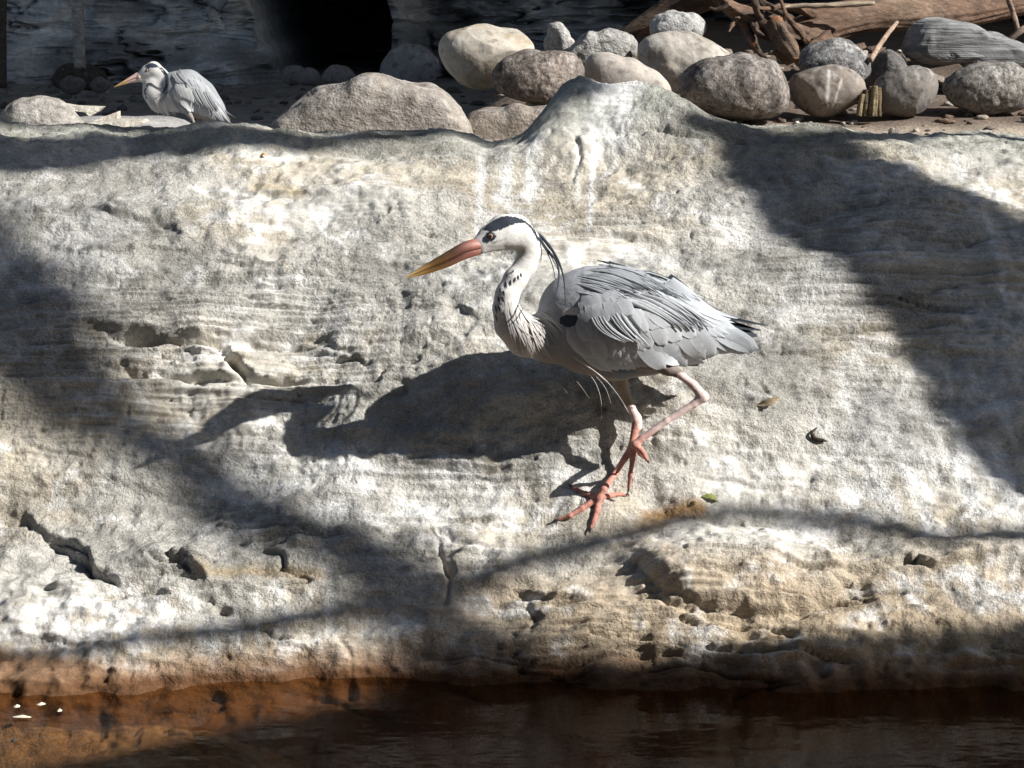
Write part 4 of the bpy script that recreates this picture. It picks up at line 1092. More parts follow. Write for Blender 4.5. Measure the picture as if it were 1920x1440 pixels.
# near leg, lifted mid-stride: feathered thigh, shank, hock, tarsus, hanging toes
chain(A, [(1215, 668, 26, -.03), (1252, 690, 13, -.035), (1276, 702, 7.5, -.038)], 1.0, 0.008, 'thigh', S1)
chain(A, [(1270, 699, 7.5, -.038), (1300, 722, 8, -.042), (1318, 744, 10.5, -.045)], 1.0, 0.004, 'shank', S1)
chain(A, [(1318, 744, 10.5, -.045), (1302, 757, 7.2, -.046), (1250, 789, 6.2, -.05), (1204, 822, 6.5, -.053), (1190, 834, 7.8, -.055)], 1.0, 0.003, 'shank', S1)
for pts in ([(1190, 834, 6.5, -.055), (1186, 862, 5, -.05), (1182, 890, 4.5, -.047), (1179, 916, 3.2, -.042)],
            [(1192, 834, 6, -.057), (1204, 846, 5, -.06), (1213, 862, 3.6, -.06)],
            [(1188, 836, 6, -.052), (1172, 860, 5, -.045), (1158, 884, 3.6, -.036)],
            [(1192, 836, 5, -.045), (1200, 850, 4.4, -.03), (1206, 858, 3.2, -.02)]):
    chain(A, pts, 1.0, 0.003, 'foot', S1)
# far leg, planted on the rock
fdy = foot[1] - Y0
chain(A, [(1150, 680, 26, .03), (1165, 722, 12, .03), (1183, 764, 7.5, .028)], 1.0, 0.008, 'farthigh', S1)
chain(A, [(1180, 758, 7.5, .028), (1193, 784, 9.5, .026), (1196, 800, 8.5, .022)], 1.0, 0.004, 'shank', S1)
chain(A, [(1194, 792, 9, .024), (1184, 838, 6.2, .012), (1155, 886, 5.8, .006), (1132, 918, 6.2, fdy - .004), (1122, 934, 7.6, fdy - .006)], 1.0, 0.003, 'foot', S1)
def toe(pts, r):
    P = []
    for (u, v) in pts:
        p, n = on_bank(u, v); P.append(p + n * r[len(P)] * S1 * 0.75)
    for i in range(len(P) - 1):
        A.cap(P[i], P[i + 1], r[i] * S1, r[i + 1] * S1, 1.0, 0.003, 'foot')
    return P
toe([(1122, 936), (1092, 956), (1070, 968), (1048, 975)], [7, 5.5, 4.6, 3.4])
toe([(1122, 936), (1119, 960), (1113, 980), (1108, 992)], [7, 5.5, 4.6, 3.4])
toe([(1124, 936), (1145, 932), (1160, 929), (1172, 930)], [6.5, 4.8, 4.2, 3])
toe([(1120, 936), (1098, 929), (1082, 922), (1072, 914)], [6.5, 4.8, 4.2, 3])
av, aq = A.build(0.0019)
ag = A.group_of(av)
au, avv = project(av[:, 0], av[:, 1], av[:, 2])
# soft plumage relief
nzz = 0.0007 * fbm3(av * np.array([55, 90, 90]), 3, 77) * np.isin(ag, ['torso', 'belly', 'breast', 'thigh'])
av = av + np.stack([0 * nzz, np.sign(av[:, 1] - Y0) * nzz, 0.4 * nzz], 1)
jx = au + 2.2 * perlin3(av * 420, 5); jv = avv + 2.2 * perlin3(av * 420, 6)
col = np.ones((len(av), 3)) * GREY
isb = np.isin(ag, ['breast', 'neck', 'head'])
col[isb] = WHITE
w = (sstep(560, 640, avv) * isb)[:, None]; col = col * (1 - w) + PINKW * w
w = (isb * sstep(1010, 1050, au + 0.4 * (avv - 600)))[:, None]; col = col * (1 - w) + GREY * w
w = (np.isin(ag, ['belly', 'thigh', 'farthigh', 'torso', 'breast']) * sstep(648, 690, avv + 0.10 * (1150 - au)) * sstep(985, 1025, au))[:, None]; col = col * (1 - w) + BELLY * w
w = (np.isin(ag, ['torso']) * sstep(530, 600, avv) * sstep(1095, 1130, au) * 0.75)[:, None]; col = col * (1 - w) + DGREY * w  # darker grey under the plumes: shade of their gaps painted in
crown = [(904, 432), (911, 422), (925, 413), (942, 405.5), (959, 405), (972, 408), (985, 414), (995, 422), (1004, 433), (1014, 452), (1008, 452), (1001, 438), (993, 425), (982, 417.5), (966, 419.5), (953, 424.5), (938, 431), (922, 434)]
col[inpoly(crown, jx, jv)] = BLACK
for (u, v, ru, rv) in ((919.5, 443, 10, 9), (911, 450, 8, 6.5)):
    col[(((jx - u) / ru) ** 2 + ((jv - v) / rv) ** 2) < 1] = BLACK
col[inpoly([(918, 455), (945, 448), (950, 449), (925, 457)], jx, jv)] *= 0.55
nearside = (av[:, 1] < Y0) & np.isin(ag, ['torso', 'belly', 'breast'])
col[nearside & ((((jx - 1076) / 22) ** 2 + ((jv - 588) / 12) ** 2) < 1)] = WHITE
col[nearside & ((((jx - 1068) / 19) ** 2 + ((jv - 601) / 12) ** 2) < 1)] = BLACK * 1.6
w = (ag == 'shank')[:, None]; col = np.where(w, c3(.62, .48, .44) * (1 + 0.4 * perlin3(av * 420, 9) + 0.3 * perlin3(av * 110, 13))[:, None], col)
w = (ag == 'foot')[:, None]; col = np.where(w, c3(.46, .215, .17) * (1 + 0.55 * perlin3(av * 420, 10) + 0.4 * perlin3(av * 120, 12))[:, None], col)
w = (ag == 'shank') * sstep(795, 830, avv); w = w[:, None]; col = col * (1 - w) + c3(.50, .27, .225) * w
w = (ag == 'farthigh'); col[w] = c3(.30, .25, .20); col[ag == 'thigh'] = c3(.20, .165, .145)

heron = thing('heron', foot, 'grey heron striding down the rock face with one foot lifted, long dark head plumes', 'heron', 'herons')
body = obj('body', mesh_np('body', av, aq, np.clip(col, 0.005, 0.85)), M_PLUMAGE, heron)
A_BVH = BVHTree.FromPolygons([Vector(p) for p in av], aq.tolist())

def bill_cols(t, h, which):
    base, mid, tip = c3(.66, .27, .20), c3(.66, .34, .09), c3(.50, .37, .14)
    c = base * (1 - sstep(0.25, 0.6, t)) + mid * sstep(0.25, 0.6, t)
    c = c * (1 - sstep(0.7, 1.0, t)) + tip * sstep(0.7, 1.0, t)
    if which == 'upper':
        k = 0.5 * sstep(0.72, 1.0, h) * sstep(0.05, 0.3, t); c = c * (1 - k) + c3(.16, .13, .10) * k
    return c * (0.62 if h < 0.12 else 1.0)
bl = obj('bill', mesh_np('bill', *(lambda s: (s[0], s[1], np.ones((len(s[0]), 3)) * c3(.60, .28, .22)))(uvsphere(hp(898, 461), 13.5 * S1 * 0.75, 16, 10))), M_BILL, heron)
st_ = [(902, 446, 477), (885, 449, 482), (868, 454, 487.5), (845, 467, 499), (824, 480, 506), (803, 492.5, 513), (782, 505.5, 518), (758, 520.5, 521.5)]
make_bill(bl, st_, Y0, 0.0105, lambda u: yaw(u, 0), bill_cols)
for s_ in (-1, 1): make_eye(heron, A_BVH, 919.6, 442.6, 6.2, Y0, s_, yaw(935, 0))

FC = FeatherCloth(A_BVH, Y0, 11)
def z2(pts): return [(x / 4 + 980, y / 4 + 460) for x, y in pts]
LG, PALE, MID = (.42, .435, .45), (.50, .51, .52), (.33, .35, .375)
flight = []
for (a, b, w, c) in (((1330, 490), (1840, 604), 24, (.035, .04, .05)), ((1400, 540), (1785, 640), 26, (.03, .035, .045)), ((1430, 580), (1762, 684), 24, (.04, .045, .055)),
                     ((1450, 720), (1725, 806), 14, (.035, .04, .05)), ((1150, 860), (1365, 850), 18, (.19, .22, .26)), ((1180, 880), (1330, 905), 14, (.17, .2, .24)),
                     ((650, 930), (860, 950), 16, (.13, .16, .19)), ((1300, 440), (1606, 560), 18, (.44, .46, .49))):
    flight.append(FC.feather(*z2([a, b]), w, 0.0005 if c[0] < .2 else .003, 'blade', c, bend=0.02))
coverts = FC.row(z2([(900, 640), (1100, 620), (1250, 590), (1350, 540)]), z2([(1340, 890), (1480, 790), (1700, 790), (1785, 770)]), 9, 36, 0.0022, jit=1.5, col=(.45, .47, .49), edge=(.53, .55, .57), shape='round', bend=0.05)
coverts += FC.row(z2([(360, 640), (560, 610), (760, 640), (980, 640), (1250, 560)]), z2([(650, 945), (790, 915), (950, 905), (1230, 908), (1470, 782)]), 14, 34, 0.0030, jit=1.5, col=(.47, .48, .49), edge=(.60, .60, .60))
coverts += FC.row(z2([(330, 625), (470, 590), (700, 570), (900, 560), (1160, 500)]), z2([(470, 820), (610, 850), (790, 810), (985, 760), (1350, 660)]), 13, 33, 0.0040, jit=1.5, col=(.50, .505, .51), edge=(.61, .61, .61))
coverts += FC.row(z2([(820, 360), (930, 340), (1040, 300), (1120, 270)]), z2([(1380, 690), (1500, 690), (1580, 640), (1610, 580)]), 7, 34, 0.0046, jit=1.5, shape='blade', col=(.46, .475, .495), edge=(.54, .56, .58))
coverts += FC.row(z2([(440, 540), (540, 470), (640, 440), (800, 450), (1000, 440)]), z2([(500, 700), (620, 730), (760, 700), (930, 640), (1240, 590)]), 14, 30, 0.0050, jit=1.5, col=(.49, .495, .505), edge=(.56, .57, .58))
lesser = FC.row(z2([(450, 470), (520, 420), (620, 400), (720, 380)]), z2([(480, 620), (560, 600), (660, 570), (840, 510)]), 14, 26, 0.0054, jit=3, col=(.45, .46, .475), edge=(.48, .49, .5))
lesser += FC.row(z2([(440, 400), (520, 350), (640, 320)]), z2([(500, 510), (640, 490), (800, 440)]), 10, 26, 0.0046, jit=3, col=(.44, .45, .465), edge=(.47, .48, .49))
plumes = FC.row(z2([(490, 440), (580, 430), (700, 400)]), z2([(700, 690), (840, 712), (965, 718)]), 15, 8.5, 0.0068, shape='lance', jit=2.5, col=(.47, .48, .49), edge=(.64, .64, .64), bend=0.14, tip_lift=0.004, curv=0.25)
plumes += FC.row(z2([(660, 390), (820, 360), (980, 350)]), z2([(1130, 600), (1260, 630), (1400, 600)]), 15, 8.5, 0.0066, shape='lance', jit=2.5, col=(.48, .49, .50), edge=(.64, .64, .64), bend=-0.05, tip_lift=0.004, curv=0.25)
plumes += FC.row(z2([(420, 330), (440, 240), (500, 190), (620, 170)]), z2([(700, 420), (800, 380), (920, 330), (1100, 400)]), 34, 6, 0.0030, shape='lance', jit=5, col=(.40, .415, .435), edge=(.50, .51, .52), bend=-0.07, curv=0.25, tip_lift=0.003)
plumes += FC.row(z2([(560, 172), (660, 172), (780, 185)]), z2([(1000, 330), (1230, 440), (1330, 430)]), 20, 6.5, 0.0036, shape='lance', jit=4, col=(.43, .445, .46), edge=(.57, .58, .59), bend=-0.08, curv=0.25, tip_lift=0.003)
plumes += FC.row(z2([(720, 185), (840, 205), (950, 230)]), z2([(1220, 410), (1420, 540), (1510, 592)]), 9, 6.5, 0.0040, shape='lance', jit=2, col=(.36, .375, .39), edge=(.48, .49, .5), bend=-0.05, curv=0.25)
plumes += FC.row(z2([(500, 450), (590, 440), (710, 410)]), z2([(690, 680), (830, 700), (950, 705)]), 12, 7, 0.0060, shape='lance', jit=2.5, col=(.12, .13, .14), edge=(.13, .14, .15), bend=0.14, tip_lift=0.002)  # dark strips in these rows stand in for shade between the plumes
plumes += FC.row(z2([(670, 400), (830, 370), (990, 360)]), z2([(1110, 595), (1240, 620), (1370, 590)]), 11, 7, 0.0058, shape='lance', jit=2.5, col=(.12, .13, .14), edge=(.13, .14, .15), bend=-0.05, tip_lift=0.002)
plumes += FC.row(z2([(560, 200), (680, 200), (800, 210)]), z2([(900, 350), (1130, 430), (1330, 470)]), 12, 4.5, 0.0040, shape='lance', jit=5, col=(.13, .14, .15), edge=(.15, .16, .17), bend=-0.08, tip_lift=0.002)
allf = flight + coverts + lesser + plumes
lv, lq, lc_ = join(lesser)
wing = obj('wing', mesh_np('wing', lv, lq, lc_), M_FEATHER, heron)
for nm, fs in (('flight_feather', flight), ('covert_feather', coverts), ('plume_feather', plumes)):
    for (fv, fq, fcx) in fs:
        o = obj(nm, mesh_np(nm, fv, fq, fcx), M_FEATHER, None); o.parent = wing
jv_, jq_, jc_ = join(allf); jv_ = jv_.copy(); jv_[:, 1] = 2 * Y0 - jv_[:, 1]
fw = obj('wing', mesh_np('far_wing', jv_, jq_, jc_), M_FEATHER, heron)

def zc(pts): return [pix(x / 9.6 + 880, y / 9.6 + 390, Y0 + (-.008, -.004, 0, 0, -.02, -.05, -.08, -.1, -.1)[k_]) for k_, (x, y, dy) in enumerate(pts)]
for k, (pts, r) in enumerate((([(1080, 300, -.004), (1190, 430, -.008), (1300, 520, -.012), (1450, 700, -.03), (1570, 890, -.05), (1650, 1080, -.07), (1705, 1300, -.088), (1725, 1560, -.098), (1728, 1790, -.10)], 2.6),
                              ([(1100, 330, -.004), (1230, 490, -.008), (1400, 760, -.02), (1540, 910, -.05), (1605, 1100, -.07), (1605, 1320, -.085), (1570, 1540, -.09), (1535, 1700, -.092)], 2.3),
                              ([(1200, 460, -.008), (1330, 640, -.015), (1460, 850, -.022), (1590, 1110, -.035)], 1.3),
                              ([(1200, 480, -.008), (1380, 760, -.015), (1500, 1050, -.025), (1555, 1320, -.04)], 1.0),
                              ([(1180, 450, -.008), (1265, 620, -.012), (1295, 800, -.012), (1285, 960, -.012)], 1.4),
                              ([(1180, 460, -.008), (1250, 640, -.016), (1275, 860, -.018)], 1.0))):
    strand(zc(pts), 1.25 * r * S1, 0.5 * S1, (.035, .042, .055), 'crest_plume', heron, 6, k)
def z3(pts): return [hp(x / 4 + 980, y / 4 + 660, dy) for x, y, dy in pts]
r3 = np.random.default_rng(19)
for k, (pts, r, c) in enumerate((([(380, 40, -.05), (560, 160, -.055), (690, 290, -.055), (800, 465, -.05)], 1.2, (.60, .56, .52)), ([(470, 100, -.05), (600, 190, -.055), (720, 330, -.055), (790, 440, -.05)], 1.2, (.55, .50, .46)),
                                 ([(430, 90, -.04), (550, 240, -.045), (590, 380, -.045), (588, 505, -.04)], 0.9, (.55, .5, .45)), ([(520, 150, -.04), (620, 270, -.045), (665, 390, -.045)], 0.9, (.5, .44, .4)),
                                 ([(130, 60, -.03), (240, 180, -.035), (335, 310, -.035)], 0.9, (.36, .28, .23)), ([(220, 90, -.03), (320, 190, -.035), (365, 285, -.035)], 0.9, (.4, .32, .27)),
                                 ([(320, 120, -.035), (430, 250, -.04), (505, 355, -.04)], 0.9, (.36, .28, .23)), ([(60, 30, -.02), (110, 90, -.025), (165, 160, -.025)], 0.9, (.4, .33, .28)),
                                 ([(400, 110, -.02), (500, 240, -.02), (530, 330, -.02)], 0.8, (.36, .3, .26)), ([(280, 110, -.02), (380, 230, -.02), (420, 320, -.02)], 0.8, (.33, .27, .23)))):
    strand(z3(pts), 0.7 * r * S1, 0.25 * S1, tuple(0.85 * q for q in c), 'breast_plume', heron, 5, k)
# soft fringe at the end of the breast and the wisps over the shoulder, black dashes down the fore-neck
fr_ = FC.row([(958, 592), (975, 600), (995, 606), (1010, 612)], [(972, 662), (1000, 671), (1022, 662), (1036, 640)], 30, 4, 0.0005, shape='lance', jit=7, col=(.62, .57, .53), edge=(.64, .59, .555), bend=0.05, tip_lift=0.0008)
fr_ += FC.row([(950, 560), (958, 575), (968, 590)], [(962, 630), (980, 640), (1004, 636)], 18, 5, 0.0006, shape='lance', jit=6, col=(.66, .625, .59), edge=(.68, .645, .61), bend=0.04)
fr_ += FC.row([(990, 600), (1005, 596), (1015, 594)], [(1040, 645), (1056, 630), (1050, 610)], 12, 4, 0.0022, shape='lance', jit=4, col=(.56, .53, .5), edge=(.62, .6, .57), bend=-0.1, tip_lift=0.004)
for (fv, fq, fcx) in fr_: obj('breast_feather', mesh_np('breast_feather', fv, fq, fcx), M_FEATHER, heron)
for (u, v, du, dv, w) in ((966, 520, -1, 10, 3), (971, 516, 2, 9, 2.6), (976, 512, 2, 8, 2.4), (957, 525, 1, 12, 3.4), (948, 527, 2, 15, 3.6), (944, 545, 2, 12, 3.6), (938, 540, 1, 10, 3), (941, 556, 5, 13, 4), (934, 556, 3, 14, 3.6), (934, 572, 5, 12, 3.8), (929, 572, 3, 16, 3.2), (929, 590, 4, 14, 3), (952, 514, -2, 6, 2.6), (958, 510, -2, 6, 2.4), (963, 506, -1, 7, 2)):
    fv, fq, fcx = FC.feather((u, v), (u + du, v + dv), w, 0.0012, 'blade', (.035, .042, .055), edge=(.05, .055, .065), bend=0.0, nl=5)
    obj('neck_streak', mesh_np('neck_streak', fv, fq, fcx), M_FEATHER, heron)
for p_, q_ in (((1048, 975), (1036, 980)), ((1108, 992), (1106, 1001)), ((1172, 930), (1180, 931)), ((1072, 914), (1067, 908))):
    a, n = on_bank(*p_); b2, n2_ = on_bank(*q_)
    strand([a + n * .003, (a + b2) / 2 + n * .004, b2 + n2_ * .001], 2.6 * S1, 0.6 * S1, (.05, .045, .045), 'claw', heron, 6)
for a, b2, dy in (((1179, 914), (1177, 925), -.042), ((1213, 861), (1217, 869), -.06), ((1158, 883), (1154, 890), -.036)):
    strand([hp(*a, dy), hp((a[0] + b2[0]) / 2, (a[1] + b2[1]) / 2, dy - .001), hp(*b2, dy + .002)], 2.6 * S1, 0.6 * S1, (.05, .045, .045), 'claw', heron, 6)

# ---- the resting heron on the sand behind
YB = 8.2; SB = YB / FPX
B_ = Blend(); B_.Y = YB
def zb(x, y): return (x / 6.857 + 190, y / 6.857 + 90)
chain(B_, [(326, 164, 27), (348, 170, 37), (374, 186, 33), (398, 205, 21), (424, 226, 8)], 0.85, 0.03, 'torso', SB)
chain(B_, [(325, 180, 28), (302, 185, 24), (288, 172, 18), (284, 160, 14)], 0.85, 0.025, 'breast', SB)
chain(B_, [(284, 162, 14), (290, 155, 13), (302, 156, 13), (304, 145, 12)], 0.85, 0.012, 'neck', SB)
chain(B_, [(310, 172, 14), (306, 155, 12.5), (300, 140, 12.5), (288, 131, 14.5), (276, 135, 11.5), (262, 143, 7.5)], 0.75, 0.012, 'head', SB)
chain(B_, [(300, 150, 8), (282, 150, 6), (262, 149, 5)], 0.75, 0.01, 'head', SB)
gz = float(floor_z(np.array([pix(372, 239, YB)[0]]), np.array([YB]))[0])
def bleg(u0, v0, u1, v1, u2, dy):
    p0, p1 = pix(u0, v0, YB + dy), pix(u1, v1, YB + dy); p2 = pix(u2, 240, YB + dy); p2[2] = gz + 0.012
    B_.cap(p0, p1, 10 * SB, 3.4 * SB, 1, 0.012, 'thigh'); B_.cap(p1, p2, 2.6 * SB, 2.6 * SB, 1, 0.006, 'shank')
    for dx in (-.06, -.02, .05): B_.cap(p2, p2 + np.array([dx, -0.05 + abs(dx) * .6, -.004]), 2.2 * SB, 1.6 * SB, 1, 0.005, 'shank')
    return p2
fa = bleg(345, 200, 360, 222, 373, -.05); fb = bleg(362, 205, 372, 222, 379, .05)
bvv, bq = B_.build(0.0042)
bg = B_.group_of(bvv); bu, bw = project(bvv[:, 0], bvv[:, 1], bvv[:, 2])
jx = bu + 1.2 * perlin3(bvv * 120, 5); jv = bw + 1.2 * perlin3(bvv * 120, 6)
col = np.ones((len(bvv), 3)) * GREY
isb = np.isin(bg, ['breast', 'neck', 'head']); col[isb] = WHITE
w = (np.isin(bg, ['torso']) * sstep(1, 0.4, np.hypot((bu - 372) / 40, (bw - 185) / 45)) * 0.6)[:, None]; col = col * (1 - w) + DGREY * w
w = (sstep(205, 222, bw) * np.isin(bg, ['torso', 'breast', 'thigh']))[:, None]; col = col * (1 - w) + BELLY * w
col[inpoly([zb(*p) for p in ((550, 250), (570, 215), (630, 192), (700, 205), (740, 235), (790, 290), (850, 350), (865, 460), (845, 600), (780, 570), (820, 480), (815, 370), (770, 290), (715, 245), (640, 258), (590, 262))], jx, jv)] = BLACK * 1.5
col[((jx - 275.3) / 3.8) ** 2 + ((jv - 132.5) / 3.4) ** 2 < 1] = BLACK
for p_ in ((585, 480), (610, 460), (640, 465), (570, 530), (565, 590), (575, 640), (590, 500), (555, 560)):
    u, v = zb(*p_); col[((bu - u) / 1.4) ** 2 + ((bw - v) / 2.6) ** 2 < 1] = BLACK
col[bg == 'shank'] = c3(.34, .30, .25)
hb = thing('heron', ((fa[0] + fb[0]) / 2, YB, gz), 'hunched grey heron standing on the sand in front of the shaded wall', 'heron', 'herons')
obj('body', mesh_np('body', bvv, bq, np.clip(col * 0.86, 0.005, 0.85)), M_PLUMAGE, hb)
B_BVH = BVHTree.FromPolygons([Vector(p) for p in bvv], bq.tolist())
blb = obj('bill', mesh_np('bill', *(lambda s: (s[0], s[1], np.ones((len(s[0]), 3)) * c3(.62, .42, .36)))(uvsphere(pix(262, 144, YB), 6.5 * SB, 14, 8))), M_BILL, hb)
def bcols(t, h, which):
    c = c3(.62, .44, .38) * (1 - sstep(.35, .7, t)) + c3(.66, .42, .17) * sstep(.35, .7, t)
    if which == 'upper': c = c * (1 - 0.5 * sstep(.7, 1, h)) + c3(.3, .25, .22) * 0.5 * sstep(.7, 1, h)
    return c
make_bill(blb, [(264, 134, 153), (256, 136, 154), (246, 142.5, 155), (236, 149, 157.5), (226, 155.5, 160), (213.5, 163, 163.8)], YB, 0.011, lambda u: 0.0, bcols)
make_eye(hb, B_BVH, 275.3, 132.5, 2.6, YB, -1, 0.0); make_eye(hb, B_BVH, 275.3, 132.5, 2.6, YB, 1, 0.0)
FB = FeatherCloth(B_BVH, YB, 23)
Z = lambda pts: [zb(*p) for p in pts]
bf = []
bf += FB.row(Z([(1000, 560), (1180, 600), (1320, 640), (1430, 660)]), Z([(1190, 820), (1330, 880), (1470, 930), (1600, 960)]), 12, 9, 0.004, jit=1, col=(.38, .385, .39), edge=(.58, .58, .57), shape='blade')
bf += FB.row(Z([(940, 480), (1000, 520), (1060, 560), (1120, 600)]), Z([(960, 640), (1040, 740), (1120, 800), (1185, 840)]), 9, 10, 0.008, jit=1, col=(.53, .525, .51), edge=(.62, .61, .60))
bf += FB.row(Z([(960, 440), (1050, 460), (1120, 470)]), Z([(1020, 620), (1130, 660), (1200, 700)]), 8, 9, 0.012, jit=1, col=(.52, .515, .50), edge=(.6, .59, .58))
bf += FB.row(Z([(1060, 420), (1160, 430), (1260, 440), (1330, 470)]), Z([(1230, 700), (1330, 760), (1430, 800), (1520, 800)]), 16, 5, 0.012, jit=1.5, col=(.36, .365, .37), edge=(.60, .60, .59), shape='lance', curv=.25)
bf += FB.row(Z([(1060, 430), (1160, 440), (1260, 450), (1330, 480)]), Z([(1230, 690), (1330, 750), (1430, 790), (1510, 790)]), 12, 4, 0.011, jit=2, col=(.09, .095, .10), edge=(.1, .1, .11), shape='lance')  # dark strips for the shaded gaps between the plumes
bf += FB.row(Z([(1000, 330), (1120, 340), (1250, 390), (1350, 470)]), Z([(1200, 560), (1330, 640), (1450, 720), (1560, 760)]), 16, 4.5, 0.010, jit=1.5, col=(.42, .43, .44), edge=(.56, .57, .57), shape='lance')
bf += FB.row(Z([(900, 330), (980, 300), (1080, 300)]), Z([(1020, 470), (1130, 450), (1280, 480)]), 14, 4.5, 0.008, jit=1.5, col=(.40, .41, .42), edge=(.48, .49, .5), shape='lance')
bf += [FB.feather(zb(1480, 700), zb(1690, 1000), 5, 0.004, 'blade', (.55, .55, .54)), FB.feather(zb(1500, 720), zb(1660, 960), 5, 0.001, 'blade', (.05, .05, .06)), FB.feather(zb(1520, 740), zb(1730, 900), 4, 0.0, 'blade', (.16, .17, .19)), FB.feather(zb(1450, 800), zb(1620, 960), 6, 0.002, 'blade', (.2, .21, .23))]
v_, q_, c_ = join(bf); 
obj('wing', mesh_np('wing', v_, q_, c_), M_FEATHER, hb)
v2_ = v_.copy(); v2_[:, 1] = 2 * YB - v2_[:, 1]
obj('wing', mesh_np('far_wing', v2_, q_, c_), M_FEATHER, hb)
bf = FB.row(Z([(600, 640), (700, 640), (800, 620), (900, 640)]), Z([(720, 800), (830, 850), (900, 880), (1010, 790)]), 16, 4, 0.003, jit=1.5, col=(.60, .56, .53), edge=(.68, .66, .63), shape='lance', tip_lift=0.012)
for f_ in bf: obj('breast_feather', mesh_np('breast_feather', *f_), M_FEATHER, hb)
for k, pts in enumerate(([(770, 250), (850, 350), (860, 480), (800, 580), (710, 610)], [(790, 270), (860, 380), (850, 520), (790, 640), (735, 740)], [(800, 300), (860, 420), (850, 560), (800, 670)])):
    strand([pix(*zb(*p), YB - 0.055) for p in pts], 1.3 * SB, 0.4 * SB, (.05, .055, .07), 'crest_plume', hb, 6, k)

# ------------------------------------------------------------------ litter on the rock
def flatleaf(label, u, v, L, Wd, rot, col, curl=0.3, group=None):
    p, n = on_bank(u, v)
    t1 = np.cross(n, [0, 1, 0.3]); t1 /= np.linalg.norm(t1); t2 = np.cross(n, t1)
    a = math.radians(rot); d1 = t1 * math.cos(a) + t2 * math.sin(a); d2 = -t1 * math.sin(a) + t2 * math.cos(a)
    s = S1; V_ = []; Cc = []
    for i in range(9):
        t = i / 8; w_ = Wd * math.sin(math.pi * min(1, t * 0.93 + 0.05)) ** 0.8
        for c in (-1, -.5, 0, .5, 1):
            jag = 1 + 0.25 * math.sin(i * 2.7 + c * 3)
            V_.append(p + d1 * (t - .5) * L * s + d2 * c * w_ * .5 * s * jag + n * (0.003 + curl * abs(c) * Wd * s * .4 + 0.004 * math.sin(t * 4)))
            Cc.append(c3(*col) * (0.75 if c == 0 else 1.0))
    return obj('fallen_leaf', mesh_np('fallen_leaf', np.array(V_), grid_quads(9, 5), np.array(Cc)), M_LEAF, label=label, cat='leaf', group=group)
flatleaf('curled olive green leaf on the ledge beside the planted foot', 1328, 939, 34, 18, 5, (.17, .19, .05), 0.6)
flatleaf('small dry brown leaf on the ledge next to the curled olive leaf', 1300, 944, 18, 6, 12, (.30, .24, .11), 0.2)
flatleaf('ragged tan leaf stuck on the bright rock behind the tail', 1440, 752, 46, 15, 38, (.30, .24, .16), 0.4)
flatleaf('tiny orange leaf scrap on the crest under the resting heron', 492, 294, 14, 8, 10, (.40, .21, .06), 0.3)
pts = []
for (u, v) in ((1530, 806), (1521, 814), (1524, 824), (1540, 830), (1548, 831)):
    p, n = on_bank(u, v); pts.append(p + n * 0.005)
v, q, tr = tube_np(pts, [0.0012, 0.0025, 0.004, 0.003, 0.001], 6, 3, 0, 0)
obj('twig', mesh_np('twig', v, q, np.ones((len(v), 3)) * c3(.05, .04, .03), True, tr), M_BARK, label='tiny black crooked twig lying on the bright rock', cat='twig')
# pale specks floating on the shallow water
m, nt, b = new_mat('pale_flotsam'); b.inputs['Base Color'].default_value = (0.6, 0.55, 0.42, 1); b.inputs['Roughness'].default_value = 0.8
for k, (u, v, L) in enumerate(((42, 1348, 36), (78, 1324, 18), (32, 1328, 14), (28, 1392, 8), (112, 1336, 9))):
    r = ray(u, v); y = (WATERZ - CAMZ) / r[2]; p = CAM + r * y
    rr = np.random.default_rng(k); n = 9
    vs = [(p[0] + L / 2 * S1 * (math.cos(a) * rr.uniform(.6, 1.1)), p[1] + 0.006 * math.sin(a) * rr.uniform(.5, 1.2), WATERZ + 0.003) for a in np.linspace(0, 2 * math.pi, n, endpoint=False)]
    vs += [(p[0], p[1], WATERZ + 0.006)]
    me = bpy.data.meshes.new('flotsam'); me.from_pydata(vs, [], [(i, (i + 1) % n, n) for i in range(n)]); me.update()
    obj('floating_scrap', me, m, label=('longest pale scrap floating on the brown shallows', 'pale scrap of middling size floating on the brown shallows', 'small pale scrap floating close to a larger one', 'tiny pale speck floating apart where the water darkens', 'tiny pale speck floating beside the scrap of middling size')[k], cat='scrap', group='pale scraps on the water')

